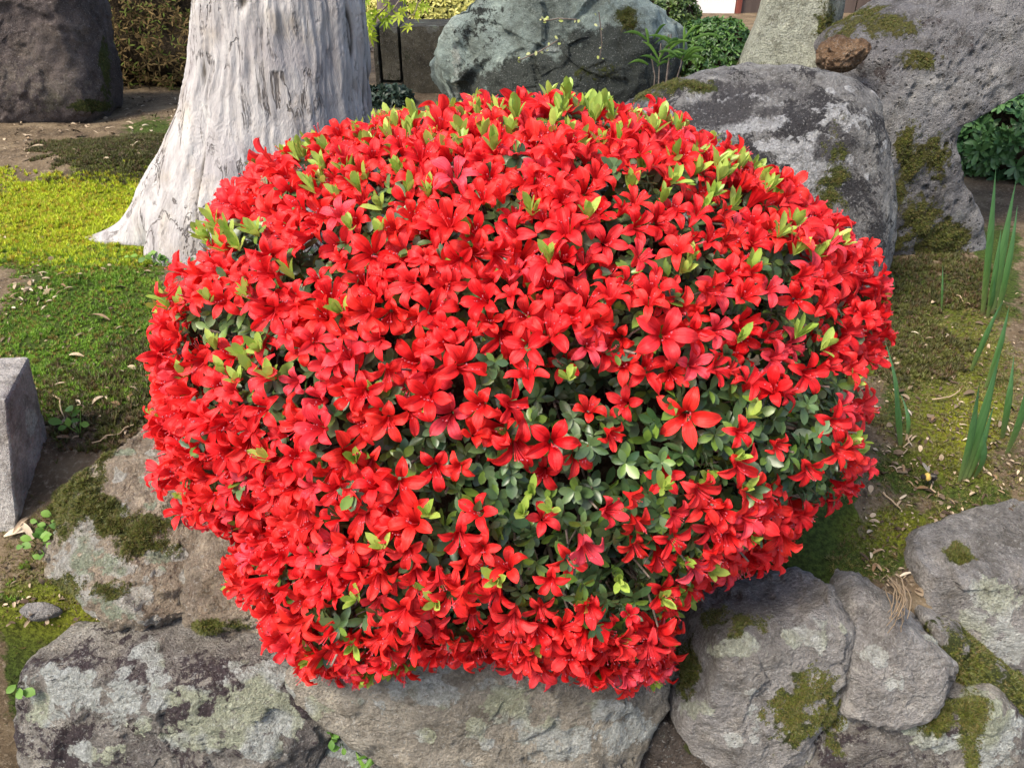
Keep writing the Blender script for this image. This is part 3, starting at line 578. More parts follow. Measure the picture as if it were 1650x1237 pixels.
col = m.mix(m.step(fb, 0.60, 0.74), col, m.mix(1.0, col, (0.40, 0.37, 0.35), 'MULTIPLY'))
col = m.mix(m.step(m.attr('crack'), 0.35, 0.95), col, (0.07, 0.06, 0.05))
v3 = mp((1, 1, 0.16)); rid = m.math('ABSOLUTE', m.math('SUBTRACT', m.noise(13, 5, 0.6, v3, 0.8), 0.5)); crk = m.math('MULTIPLY', m.step(rid, 0.016, 0.004), m.step(m.noise(7, 4, 0.6), 0.48, 0.56))
col = m.mix(m.math('MULTIPLY', crk, 0.85), col, (0.075, 0.062, 0.055))
flk = m.math('MULTIPLY', m.step(m.noise(34, 6, 0.7, mp((1, 1, 0.4))), 0.60, 0.63), m.step(m.noise(5, 3), 0.45, 0.6)); col = m.mix(m.math('MULTIPLY', flk, 0.6), col, m.mix(1.0, col, (0.45, 0.42, 0.40), 'MULTIPLY'))
gr = m.step(m.math('ADD', m.attr('foot'), m.math('MULTIPLY', m.math('SUBTRACT', m.noise(25, 6, 0.7), 0.5), 0.9)), 0.62, 0.85)
col = m.mix(m.math('MULTIPLY', gr, 0.75), col, (0.20, 0.20, 0.09))
hb = m.math('SUBTRACT', m.math('ADD', m.math('MULTIPLY', fa, 1.0), m.math('MULTIPLY', fb, 0.6)), m.math('ADD', m.math('MULTIPLY', crk, 0.5), m.math('MULTIPLY', flk, 0.25)))
M_BARK = m.done(col, m.bump(hb, 0.75, 0.014), spec=0.2)
TREE = empty('old_tree', (xc[20], YT, 0.05), 'old tree with thick pale grey twisted trunk behind the red shrub', 'tree')
foot = np.exp(-np.maximum(ZZ-0.09, 0)/0.035).ravel()*0.75
wobj('trunk', TV, grid_tris(nA, nZ, True), M_BARK, parent=TREE, proot=base_of(TREE), attrs={'crack': np.clip(crack*sstep(0.0, 0.35, flute)+holes*0.9, 0, 1).ravel(), 'foot': foot})
# ------------------------------------------------------------ the azalea
SIL = [(228, 700), (232, 560), (228, 470), (245, 437), (285, 425), (283, 395), (303, 330), (330, 300), (390, 245), (500, 205), (590, 180), (650, 158), (740, 142), (850, 130), (940, 125), (1010, 160), (1100, 183), (1180, 213), (1250, 268), (1330, 318), (1380, 368), (1412, 430), (1447, 500), (1443, 600), (1436, 700), (1438, 780), (1392, 805), (1305, 850), (1290, 895), (1258, 920), (1195, 970), (1108, 1008), (1090, 1050), (1080, 1115), (930, 1122), (840, 1100), (740, 1088), (600, 1125), (480, 1110), (428, 1060), (412, 1000), (350, 975), (352, 905), (400, 880), (385, 855), (300, 850), (240, 795)]
CPX, CPY, CD, DD = 835.0, 615.0, 1.05, 0.33
CC = CAM+ray(np.array(CPX), np.array(CPY))*CD
AX = unit(CC-CAM); BX = RIGHT; BX = unit(BX-AX*(BX@AX)); BY = np.cross(BX, AX)
def sil_radius(n=720):
    s = np.asarray(SIL, float); q = np.roll(s, -1, 0); out = np.zeros(n)
    for i in range(n):
        a = -math.pi+2*math.pi*i/n; d = np.array([math.cos(a), -math.sin(a)]); best = 0
        A = s-np.array([CPX, CPY]); E = q-s; den = d[0]*E[:, 1]-d[1]*E[:, 0]
        with np.errstate(all='ignore'):
            t = (A[:, 0]*E[:, 1]-A[:, 1]*E[:, 0])/den; u = (A[:, 0]*d[1]-A[:, 1]*d[0])/den
        ok = (u >= 0) & (u <= 1) & (t > 0); best = t[ok].max() if ok.any() else 400
        out[i] = best
    k = np.ones(9)/9; out = np.convolve(np.concatenate([out[-4:], out, out[:4]]), k, 'valid')
    return out/FPX*CD*math.sqrt(1-(DD/CD)**2)-0.049
SR = sil_radius()
def surf(U, shrink=0.0):
    """unit vectors (right, up, to camera) -> points and outward normals on the bush"""
    al = np.arctan2(U[:, 1], U[:, 0]); q = np.hypot(U[:, 0], U[:, 1]); r = np.interp((al+math.pi)/(2*math.pi)*720, np.arange(721), np.append(SR, SR[0]))-shrink
    q2 = q**0.86; c2 = np.sign(U[:, 2])*np.abs(U[:, 2])**0.92
    e = np.cos(al)[:, None]*BX+np.sin(al)[:, None]*BY
    P = CC+e*(r*q2)[:, None]-AX*((DD-shrink)*c2)[:, None]
    bump_ = 0.018*fbm(P*7, 61, 2); P = P+unit(P-CC)*bump_[:, None]; nrm = unit(e*(q/r)[:, None]-AX*(U[:, 2]/(DD-shrink))[:, None]); return P, nrm
HOLLOW = [(975, 632, 105, 50, .075), (900, 775, 60, 50, .05), (618, 705, 50, 30, .05), (1235, 560, 60, 36, .045), (1010, 915, 60, 36, .035), (700, 790, 40, 40, .03), (330, 870, 40, 14, .02), (600, 960, 70, 26, .03)]
LEAFY = [(400, 590, 62, 45), (370, 518, 75, 30), (640, 325, 40, 38), (590, 388, 45, 20), (390, 385, 62, 28), (520, 268, 50, 16), (770, 605, 70, 38), (965, 640, 125, 62), (690, 715, 75, 40), (890, 770, 110, 80), (880, 855, 90, 50), (1060, 850, 85, 70), (1130, 720, 75, 70),
         (1370, 665, 95, 75), (1250, 705, 95, 70), (1180, 640, 50, 30), (1330, 790, 70, 50), (1290, 500, 45, 42), (1270, 425, 50, 28), (1110, 430, 26, 34), (760, 985, 60, 26), (880, 960, 60, 40), (1010, 950, 70, 60), (720, 815, 40, 46), (560, 985, 60, 26), (640, 1068, 50, 18), (1110, 965, 60, 60), (1070, 300, 60, 22), (960, 190, 80, 18), (800, 152, 110, 14), (650, 180, 70, 22), (340, 400, 40, 26), (490, 440, 34, 22), (1000, 180, 50, 20), (620, 720, 30, 36), (1040, 1095, 50, 26), (560, 480, 20, 14), (880, 340, 20, 14), (1180, 330, 40, 20), (700, 880, 40, 30), (1010, 740, 60, 40), (1330, 880, 40, 20)]
def patch(px, py, L, k=1.0):
    r = np.zeros(px.shape)
    for x, y, a, b in [l[:4] for l in L]: r = np.maximum(r, np.clip(1.6-np.sqrt(((px-x)/(a*k))**2+((py-y)/(b*k))**2)*1.1, 0, 1))
    return r
def dent(px, py):
    r = np.zeros(px.shape)
    for x, y, a, b, d in HOLLOW: r = np.maximum(r, d*np.exp(-((px-x)/a)**2-((py-y)/b)**2))
    return r
def sample_surface(n, shrink=0.0):
    U = unit(rng.normal(0, 1, (n, 3))); P, nr = surf(U, shrink); q = proj(P)
    keep = ((CAM-P)*nr).sum(1)/np.linalg.norm(CAM-P, axis=1) > -0.40
    keep &= P[:, 2] > np.maximum(ground_h(P[:, 0], P[:, 1]), -0.15)+0.01
    return P[keep], nr[keep], q[keep]
def spaced(P, dmin, cap=99999):
    acc = np.empty((0, 3)); idx = []; grid = {}
    for i, p in enumerate(P):
        k = tuple((p/dmin[i]).astype(int)) if False else None
        if len(idx):
            if ((acc-p)**2).sum(1).min() < dmin[i]**2: continue
        acc = np.vstack([acc, p]); idx.append(i)
        if len(idx) >= cap: break
    return np.array(idx)
SHRUB = empty('azalea_shrub', (CC[0], CC[1]+0.05, 0.03), 'rounded azalea shrub covered in bright red flowers above the stone wall', 'shrub')
SB = base_of(SHRUB)

# --- flower templates (radius 1, looks along +z, upper lobe along +y)
def flower_tpl(seed, openness=1.0, ns=9, nt=5):
    r = np.random.default_rng(seed); V = []; T = []; S = []; TT = []; UP = []; n = 0
    s = np.array([0, .18, .36, .48, .60, .72, .83, .92, .975, 1.0]); ns = 10; t = np.linspace(-1, 1, nt)
    for k in range(5):
        a = math.pi/2+k*2*math.pi/5+r.normal(0, 0.09); up = max(0, math.sin(a)); ln = (1.0+0.12*max(0, -math.sin(a)))*r.uniform(0.9, 1.08); wd = r.uniform(0.92, 1.1)
        op = openness*r.uniform(0.85, 1.12); curl = r.uniform(0.0, 0.55)
        S_, T_ = np.meshgrid(s, t, indexing='ij')
        rr = np.where(S_ < 0.36, 0.06+0.24*(S_/0.36)**1.3, 0.30+(S_-0.36)/0.64*0.70*ln*(0.55+0.45*op))
        z = np.where(S_ < 0.36, -0.95+0.75*(S_/0.36), -0.20+0.42*np.sin(np.clip((S_-0.36)/0.64, 0, 1)*1.5)*(1.45-op)-curl*np.clip((S_-0.62)/0.38, 0, 1)**2)
        wmax = 0.25*wd
        wl = wmax*np.sin(np.pi*np.clip((S_-0.22)/0.80, 0, 1)**0.92)**0.56
        wt = np.tan(math.pi/5)*rr*1.02
        x = T_*np.where(S_ < 0.36, wt, np.minimum(wl, wt*1.05+0.5*(S_-0.36)))
        tipf = sstep(0.90, 1.0, S_); rr = rr+0.035*tipf*(1-np.abs(T_))+0.03*np.sin(T_*3+k)*tipf
        z = z-0.14*np.exp(-(T_/0.22)**2)*(S_ > 0.3)*(1-S_)**0.5+r.uniform(-0.05, 0.2)*(T_**2)*np.sin(S_*3.0)
        z = z+0.08*np.sin(T_*4.0+r.uniform(0, 6)+S_*5)*np.abs(T_)*sstep(0.4, 0.8, S_)
        ex = np.cos(a)*rr-np.sin(a)*x; ey = np.sin(a)*rr+np.cos(a)*x
        V.append(np.stack([ex, ey, z+0.012*k], -1).reshape(-1, 3)); T.append(grid_tris(ns, nt)+n); n += ns*nt
        S.append(S_.ravel()); TT.append(T_.ravel()); UP.append(np.full(ns*nt, up))
    return np.concatenate(V), np.concatenate(T), {'s': np.concatenate(S), 't': np.concatenate(TT), 'up': np.concatenate(UP)}
def stamen_tpl(seed):
    r = np.random.default_rng(seed); s = Soup()
    for k in range(5):
        a = -math.pi/2+r.uniform(-0.9, 0.9); L = r.uniform(0.75, 1.0)*(1.25 if k == 4 else 1.0); u = np.linspace(0, 1, 5)
        path = np.stack([np.cos(a)*0.34*u**1.4+r.normal(0, .05)*u, np.sin(a)*0.34*u+0.22*u**2.4, -0.8+(0.75+0.42*L)*u], -1)
        rad = np.full(5, 0.013); V, T = tube(path, rad, 3); s.add(V, T, s=np.zeros(len(V)))
        q = path[-1]; d = 0.035
        O = np.array([[1, 0, 0], [-1, 0, 0], [0, 1, 0], [0, -1, 0], [0, 0, 1.3], [0, 0, -1.3]])*d+q
        s.add(O, [[0, 2, 4], [2, 1, 4], [1, 3, 4], [3, 0, 4], [2, 0, 5], [1, 2, 5], [3, 1, 5], [0, 3, 5]], s=np.full(6, 1.0 if k < 4 else 0.3))
    return s.get()
def petal_mat(name, obj_random):
    m = N(name, 0.45); r = m.orand() if obj_random else m.attr('rnd')
    s = m.attr('s'); t = m.attr('t'); at_ = m.math('ABSOLUTE', t)
    col = m.ramp(r, [(0.0, (0.70, 0.012, 0.016)), (0.35, (0.80, 0.018, 0.021)), (0.7, (0.86, 0.032, 0.022)), (0.93, (0.80, 0.034, 0.046)), (1.0, (0.80, 0.08, 0.12))])
    col = m.mix(m.math('MULTIPLY', m.step(s, 0.55, 0.25), 0.55), col, (0.42, 0.002, 0.008))
    vein = m.math('MULTIPLY', m.step(at_, 0.13, 0.02), m.step(s, 0.95, 0.45)); col = m.mix(m.math('MULTIPLY', vein, 0.55), col, (0.48, 0.003, 0.01))
    sp = m.math('MULTIPLY', m.math('MULTIPLY', m.step(m.noise(900, 2, 0.5), 0.60, 0.68), m.step(m.attr('up'), 0.3, 0.7)), m.math('MULTIPLY', m.step(s, 0.28, 0.4), m.step(s, 0.72, 0.55)))
    col = m.mix(m.math('MULTIPLY', sp, 0.7), col, (0.30, 0.0, 0.012))
    col = m.mix(m.math('MULTIPLY', m.step(m.noise(110, 4, 0.6), 0.45, 0.75), 0.35), col, m.mix(1.0, col, (0.80, 0.5, 0.6), 'MULTIPLY'))
    cv = m.n.new('ShaderNodeCombineXYZ'); m.L(m.math('MULTIPLY', t, 5.0), cv.inputs[0]); m.L(m.math('MULTIPLY', s, 1.3), cv.inputs[1]); m.L(m.math('MULTIPLY', r, 40.0), cv.inputs[2])
    vv = m.noise(1.6, 4, 0.6, cv.outputs[0]); col = m.mix(m.math('MULTIPLY', m.step(vv, 0.42, 0.68), 0.55), col, m.mix(1.0, col, (0.66, 0.4, 0.5), 'MULTIPLY'))
    col = m.mix(m.math('MULTIPLY', m.step(s, 0.55, 1.0), m.math('MULTIPLY', m.step(vv, 0.55, 0.35), 0.45)), col, (0.90, 0.095, 0.085))  # pale highlight of the lobe ends painted into the petal colour
    stri = vv
    return m.done(col, m.bump(stri, 0.4, 0.002), spec=0.3, translucent=0.38)
M_PET = petal_mat('red_petal', True); M_PETJ = petal_mat('red_petal_mass', False)
m = N('stamen', 0.5); M_STA = m.done(m.mix(m.attr('s'), (0.66, 0.03, 0.04), (0.36, 0.08, 0.11)), spec=0.3)
FT = [flower_tpl(i, o) for i, o in enumerate((1.0, 1.05, 0.95, 1.1, 0.8, 0.9, 1.0, 0.6, 1.1, 0.3, 0.9, 1.02, 0.7, 1.0, 0.45, 0.95, 0.1, 0.8))]
ST = [stamen_tpl(40+i) for i in range(5)]
# --- where they open
P, nr, q = sample_surface(34000)
lf = patch(q[:, 0], q[:, 1], LEAFY, 1.02); prob = np.where(lf > 0.6, 0.11, np.where(lf > 0.3, 0.45, 1.0))
noi = fbm(P*11, 31, 2); prob = prob*np.where(noi < -0.33, 0.35, 1.0)
ok = rng.random(len(P)) < prob; P, nr, q, lf = P[ok], nr[ok], q[ok], lf[ok]
i = spaced(P, np.where(lf > 0.5, 0.031, rng.uniform(0.0160, 0.0212, len(P))), 3600); P, nr, q, lf = P[i], nr[i], q[i], lf[i]
n = len(P); print('flowers', n)
top = nr[:, 2]
d = unit(nr+rng.normal(0, 0.42, (n, 3))+np.array([0, -0.10, 0.0])+unit(CAM-P)*0.18)
P = P+nr*(rng.normal(0.004, 0.009, n)-dent(q[:, 0], q[:, 1])*0.8)[:, None]
FM = frames(d, np.tile([0, 0.15, 1.0], (n, 1)), rng.normal(0, 0.55, n), np.clip(rng.normal(0.0218, 0.0032, n), 0.014, 0.029))
FP = P-d*-0.004; frnd = rng.random(n); ft = rng.integers(0, len(FT), n); st = rng.integers(0, len(ST), n)
facing = (unit(CAM-P)*d).sum(1); score = facing/(np.linalg.norm(CAM-P, axis=1))+0.5*lf-4*dent(q[:, 0], q[:, 1])
order = np.argsort(-score); big = order[:300]; rest = order[300:]
fme = [raw_mesh('flower', *t, mats=[M_PET]) for t in FT]; sme = [raw_mesh('stamens', *t, mats=[M_STA]) for t in ST]
def mat4(M, P):
    a = np.eye(4); a[:3, :3] = M; a[:3, 3] = P; return Matrix(a.tolist())
for j in big:
    o = bpy.data.objects.new('flower', fme[ft[j]]); COL.objects.link(o); o.parent = SHRUB; o.matrix_local = mat4(FM[j], FP[j]-SB)
    c = bpy.data.objects.new('stamens', sme[st[j]]); COL.objects.link(c); c.parent = o
s1 = Soup(); s2 = Soup()
for k in range(len(FT)): r_ = rest[ft[rest] == k]; inst(s1, FT[k], FM[r_], FP[r_], frnd[r_])
for k in range(len(ST)): r_ = rest[st[rest] == k]; inst(s2, ST[k], FM[r_], FP[r_], frnd[r_])
V, T, A = s1.get(); wobj('flower_mass', V, T, M_PETJ, base=SB, parent=SHRUB, proot=SB, kind='stuff', attrs=A)
V, T, A = s2.get(); wobj('stamen_mass', V, T, M_STA, base=SB, parent=SHRUB, proot=SB, kind='stuff', attrs=A)

# --- leaves: length 1 along +y from the stalk, face along +z
def leaf_tpl(w=0.24, fold=0.10, droop=0.15, seed=0):
    V = [[0, 0, 0]]; s = [0.0]
    for y, k in ((0.28, 0.72), (0.58, 1.0), (0.84, 0.70)):
        dz = -droop*y*y
        V += [[-w*k, y, dz+fold*k], [0, y, dz], [w*k, y, dz+fold*k]]; s += [y]*3
    V.append([0, 1.0, -droop*1.05]); s.append(1.0)
    T = [[0, 2, 1], [0, 3, 2], [1, 2, 5], [1, 5, 4], [2, 3, 6], [2, 6, 5], [4, 5, 8], [4, 8, 7], [5, 6, 9], [5, 9, 8], [7, 8, 10], [8, 9, 10]]
    return np.array(V, float), np.array(T), {'s': np.array(s)}
LT = [leaf_tpl(0.25, 0.06, 0.10), leaf_tpl(0.22, 0.10, 0.25), leaf_tpl(0.28, 0.05, 0.02)]; YT_ = [leaf_tpl(0.19, 0.09, -0.12), leaf_tpl(0.17, 0.06, 0.08), leaf_tpl(0.21, 0.08, 0.0)]
def leaf_frames(outd, face, scale):
    y = unit(outd); z = face-y*(face*y).sum(1, keepdims=True); z = unit(z); x = np.cross(y, z)
    return np.stack([x, y, z], 2)*np.asarray(scale).reshape(-1, 1, 1)
def whorls(P, axis, nl, tilt, length, jit=0.2):
    """leaf rosettes round an axis: positions, frames, random"""
    PP = []; MM = []; RR = []
    n = len(P); ref = unit(np.cross(axis, rng.normal(0, 1, (n, 3)))); sec = np.cross(axis, ref); r0 = rng.random(n)
    for k in range(nl):
        a = 2*math.pi*k/nl+rng.normal(0, 0.25, n); tl = tilt+rng.normal(0, jit, n)
        rad = ref*np.cos(a)[:, None]+sec*np.sin(a)[:, None]
        y = rad*np.cos(tl)[:, None]+axis*np.sin(tl)[:, None]; z = axis*np.cos(tl)[:, None]-rad*np.sin(tl)[:, None]
        PP.append(P+axis*rng.uniform(-0.003, 0.003, n)[:, None]); MM.append(leaf_frames(y, z, length*rng.uniform(0.65, 1.2, n))); RR.append(np.clip(r0+rng.normal(0, .18, n), 0, 1))
    return np.concatenate(PP), np.concatenate(MM), np.concatenate(RR)
M_LEAF = leafy_mat('azalea_leaf', (0.026, 0.062, 0.020), (0.095, 0.155, 0.055), alt=(0.12, 0.20, 0.03), tr=0.16, rough=0.38, spec=0.5, obj_random=True, under=(0.13, 0.17, 0.10))
M_LEAFJ = leafy_mat('azalea_leaf_mass', (0.026, 0.062, 0.020), (0.095, 0.155, 0.055), alt=(0.12, 0.20, 0.03), tr=0.16, rough=0.38, spec=0.5, under=(0.13, 0.17, 0.10))
M_YL = leafy_mat('young_leaf', (0.24, 0.37, 0.05), (0.45, 0.56, 0.12), tr=0.35, rough=0.4, spec=0.4, obj_random=True)
M_YLJ = leafy_mat('young_leaf_mass', (0.24, 0.37, 0.05), (0.45, 0.56, 0.12), tr=0.35, rough=0.4, spec=0.4)
def leaf_parts(name, tpl, PP, MM, RR, score, mo, mj, n=300):
    k = rng.integers(0, len(tpl), len(PP)); me = [raw_mesh(name, *t, mats=[mo]) for t in tpl]; od = np.argsort(-score)
    for j in od[:n]:
        o = bpy.data.objects.new(name, me[k[j]]); COL.objects.link(o); o.parent = SHRUB; o.matrix_local = mat4(MM[j], PP[j]-SB)
    r_ = od[n:]; s = Soup()
    for q_ in range(len(tpl)): w_ = r_[k[r_] == q_]; inst(s, tpl[q_], MM[w_], PP[w_], RR[w_])
    V, T, A = s.get(); wobj(name+'_mass', V, T, mj, base=SB, parent=SHRUB, proot=SB, kind='stuff', attrs=A)
# mature rosettes: a surface layer, thick where the flowers leave gaps, and two layers inside
Ps = []; Ns = []; Ls = []; Lf = []
P_tot = 0
for shrink, cnt, dm in ((0.010, 9000, 0.020), (0.035, 5000, 0.026), (0.07, 4000, 0.034)):
    P, nr, q = sample_surface(cnt, shrink); lf = patch(q[:, 0], q[:, 1], LEAFY); dn = dent(q[:, 0], q[:, 1])
    if shrink < 0.02: ok = (rng.random(len(P)) < np.where(lf > 0.3, 1, 0.6)) & (dn < 0.035); P, nr, q, lf, dn = P[ok], nr[ok], q[ok], lf[ok], dn[ok]
    i = spaced(P, np.where(lf > 0.3, dm*0.85, dm)); P, nr, lf, dn = P[i], nr[i], lf[i], dn[i]
    P = P+nr*(rng.normal(-0.004, 0.008, len(P))-dn)[:, None]
    Ps.append(P); Ns.append(unit(nr+rng.normal(0, 0.45, (len(P), 3))+np.array([0, 0, 0.25]))); Lf.append(lf-shrink*15-dn*8)
P = np.concatenate(Ps); A_ = np.concatenate(Ns); lfw = np.concatenate(Lf); print('whorls', len(P))
PP, MM, RR = whorls(P, A_, 6, 0.30, 0.0165, 0.3)
P2, M2, R2 = whorls(P-A_*0.006, A_, 4, 0.05, 0.0205, 0.3)
PP = np.concatenate([PP, P2]); MM = np.concatenate([MM, M2]); RR = np.concatenate([RR, R2]); lw = np.concatenate([np.tile(lfw, 6), np.tile(lfw, 4)])
fz = (unit(CAM-PP)*MM[:, :, 2]/np.linalg.norm(MM[:, :, 2], axis=1, keepdims=True)).sum(1)
leaf_parts('leaf', LT, PP, MM, RR, lw*1.2+fz+rng.normal(0, .1, len(PP)), M_LEAF, M_LEAFJ)
# young upright shoots
SH = [(400, 590, 62, 40), (640, 320, 40, 40), (590, 385, 50, 22), (390, 390, 62, 26), (520, 262, 60, 16), (490, 440, 30, 18), (650, 178, 80, 22), (800, 150, 130, 16), (960, 180, 90, 24), (1070, 295, 60, 30), (1110, 430, 26, 30), (1280, 400, 60, 36), (1180, 300, 80, 40), (1000, 200, 120, 40), (700, 220, 160, 40), (260, 500, 30, 20), (1110, 980, 60, 40), (1170, 760, 40, 40), (1050, 1100, 40, 20), (660, 1075, 70, 18), (560, 300, 60, 40), (870, 820, 40, 30), (1100, 300, 60, 40)]
P, nr, q = sample_surface(9000); w = patch(q[:, 0], q[:, 1], SH, 0.9)
ok = rng.random(len(P)) < np.where(w > 0.4, 0.9, np.where(nr[:, 2] > 0.75, 0.14, 0.05)); P, nr, q, w = P[ok], nr[ok], q[ok], w[ok]
i = spaced(P, np.where(w > 0.4, 0.019, 0.045), 430); P, nr, w = P[i], nr[i], w[i]
ax = unit(nr*0.7+np.array([0, 0, 0.75])+rng.normal(0, .18, (len(P), 3))); P = P+nr*rng.uniform(-0.006, 0.010, len(P))[:, None]; print('shoots', len(P))
PP, MM, RR = whorls(P, ax, 4, 1.08, 0.0225, 0.2)
P2, M2, R2 = whorls(P+ax*0.003, ax, 2, 1.3, 0.022, 0.1); PP = np.concatenate([PP, P2]); MM = np.concatenate([MM, M2]); RR = np.concatenate([RR, R2])
leaf_parts('young_leaf', YT_, PP, MM, RR, -np.linalg.norm(CAM-PP, axis=1)+0.5*np.concatenate([np.tile(w, 4), np.tile(w, 2)]), M_YL, M_YLJ)
# branches and an opaque dark core that paints in the shade inside the bush
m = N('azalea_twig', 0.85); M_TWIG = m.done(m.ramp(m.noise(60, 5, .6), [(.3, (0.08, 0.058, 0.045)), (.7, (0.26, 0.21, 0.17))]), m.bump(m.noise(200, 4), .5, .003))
s = Soup(); P, nr, q = sample_surface(600, 0.02); dn = dent(q[:, 0], q[:, 1]); od = np.argsort(-dn)[:110]; sel = np.concatenate([od, rng.choice(len(P), 170, replace=False)])
root = np.array([CC[0], CC[1]+0.06, 0.06])
for j in sel:
    e = P[j]-nr[j]*dn[j]*0.9; st0 = root+rng.normal(0, .03, 3); u = np.linspace(0, 1, 9)[:, None]
    path = st0*(1-u)+e*u+np.array([0, 0, 0.05])*np.sin(u*math.pi)+np.cumsum(rng.normal(0, .006, (9, 3)), 0)*u
    V, T = tube(path, np.linspace(0.006, 0.0012, 9), 5); s.add(V, T)
    for _ in range(2):
        k = rng.integers(5, 8); e2 = path[k]+unit(nr[j]+rng.normal(0, .6, 3))*rng.uniform(.03, .07); V, T = tube(np.linspace(path[k], e2, 4)+rng.normal(0, .002, (4, 3)), np.linspace(0.0018, 0.0009, 4), 4); s.add(V, T)
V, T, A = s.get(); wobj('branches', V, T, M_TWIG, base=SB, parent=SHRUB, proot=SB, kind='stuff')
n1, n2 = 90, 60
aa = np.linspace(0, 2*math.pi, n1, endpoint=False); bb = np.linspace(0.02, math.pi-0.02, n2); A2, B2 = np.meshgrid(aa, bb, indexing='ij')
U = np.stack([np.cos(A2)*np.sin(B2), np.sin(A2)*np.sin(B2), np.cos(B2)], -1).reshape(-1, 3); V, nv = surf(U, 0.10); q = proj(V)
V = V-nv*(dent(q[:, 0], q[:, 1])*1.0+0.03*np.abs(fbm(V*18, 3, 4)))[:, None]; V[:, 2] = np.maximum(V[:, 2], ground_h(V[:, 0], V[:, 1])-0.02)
m = N('painted_inner_shade', 1.0); M_CORE = m.done(m.ramp(m.noise(70, 6, .7), [(.35, (0.018, 0.014, 0.009)), (.7, (0.06, 0.045, 0.03))]), m.bump(m.noise(120, 5), 1, .01), spec=0.05)
wobj('shade_core', V, grid_tris(n1, n2, True)[:, ::-1], M_CORE, base=SB, parent=SHRUB, proot=SB, kind='stuff')
# ------------------------------------------------------------ moss carpet on the ground
def carpet(name, label, mat, region, dens, size, thr, tpls, box4, seed, gate=None, tilt=0.3):
    r = np.random.default_rng(seed); x0, x1, y0, y1 = box4; n = int(dens*(x1-x0)*(y1-y0)); x = r.uniform(x0, x1, n); y = r.uniform(y0, y1, n); z = ground_h(x, y)
    P = np.stack([x, y, z], 1); q = proj(P); w = blobs(q[:, 0], q[:, 1], region)+0.55*fbm(P*16, 90, 3)+0.25*fbm(P*60, 93, 2)
    ok = (w > thr) & (q[:, 0] > -60) & (q[:, 0] < 1710) & (q[:, 1] > -40) & (q[:, 1] < 1280)
    if gate is not None: ok &= gate(q, P)
    P = P[ok]; n = len(P); d = unit(np.array([0, 0, 1.0])+r.normal(0, tilt, (n, 3))); sc = r.uniform(*size, n)*(0.8+0.35*fbm(P*25, 95, 2))
    M = frames(d, np.tile([0., 1, 0.02], (n, 1)), r.uniform(0, 6.3, n), sc); s = Soup(); k = r.integers(0, len(tpls), n)
    rn = np.clip(0.5+0.55*fbm(P*22, 97, 3)+r.normal(0, .22, n), 0, 1)
    for t in range(len(tpls)): inst(s, tpls[t], M[k == t], P[k == t]-np.array([0, 0, 0.001]), rn[k == t])
    V, T, A = s.get(); print(name, n)
    o = wobj(name, V, T, mat, base=(P[:, 0].mean(), P[:, 1].mean(), 0), kind='stuff', attrs=A, smooth=False); o['label'] = label; o['category'] = 'moss'
DK = [(1480, 440, 110, 26), (1560, 450, 40, 26), (190, 240, 105, 48), (150, 200, 50, 20, .7), (160, 660, 100, 50), (210, 600, 50, 50, .8), (120, 690, 50, 40, .9), (1450, 470, 110, 40), (1410, 520, 60, 60), (1480, 560, 70, 50, .8), (1560, 470, 40, 30, .8)]
carpet('moss', 'golden green moss carpet with a painted sun patch left of the pale trunk', M_MOSS_GOLD, [(110, 340, 150, 50), (60, 390, 110, 28), (150, 412, 100, 20, .9)], 16000, (0.010, 0.018), 0.42, SPR, (-1.75, -0.6, 1.4, 2.5), 1)
carpet('moss', 'fresh green star moss between hewn stone and shrub', M_MOSS_GREEN, [(150, 520, 120, 80), (60, 570, 80, 70), (150, 430, 110, 30, .9), (60, 470, 40, 20, .5), (190, 620, 60, 40, .9), (200, 280, 80, 16, .8), (255, 215, 40, 22, .6)], 30000, (0.008, 0.014), 0.40, SPR, (-1.5, -0.35, 0.75, 2.3), 2)
carpet('moss', 'dark brownish moss cushions around the shrub', M_MOSS_DARK, DK, 26000, (0.010, 0.018), 0.45, SPR, (-1.9, 1.6, 0.75, 2.9), 3)
carpet('moss', 'thin olive moss on the soil right of shrub', leafy_mat('olive_moss', (0.06, 0.065, 0.018), (0.19, 0.18, 0.045), alt=(0.14, 0.09, 0.035), tr=0.2), [(1560, 570, 80, 70, .8), (1480, 640, 60, 60, .8), (1560, 690, 70, 60, .95), (1440, 860, 60, 40), (1400, 900, 60, 36, .9), (1540, 830, 60, 20, .8), (1500, 760, 110, 60, .75), (1540, 640, 130, 130, .72), (1590, 780, 60, 60, .7), (1520, 540, 110, 60, .75), (1430, 920, 50, 24, .7), (1350, 960, 60, 16, .6), (90, 985, 120, 40), (60, 910, 60, 60, .8), (60, 850, 40, 40, .7), (40, 1080, 30, 90), (1600, 420, 30, 40, .7)], 60000, (0.004, 0.008), 0.48, CUSH, (-1.2, 1.1, 0.66, 1.9), 4)

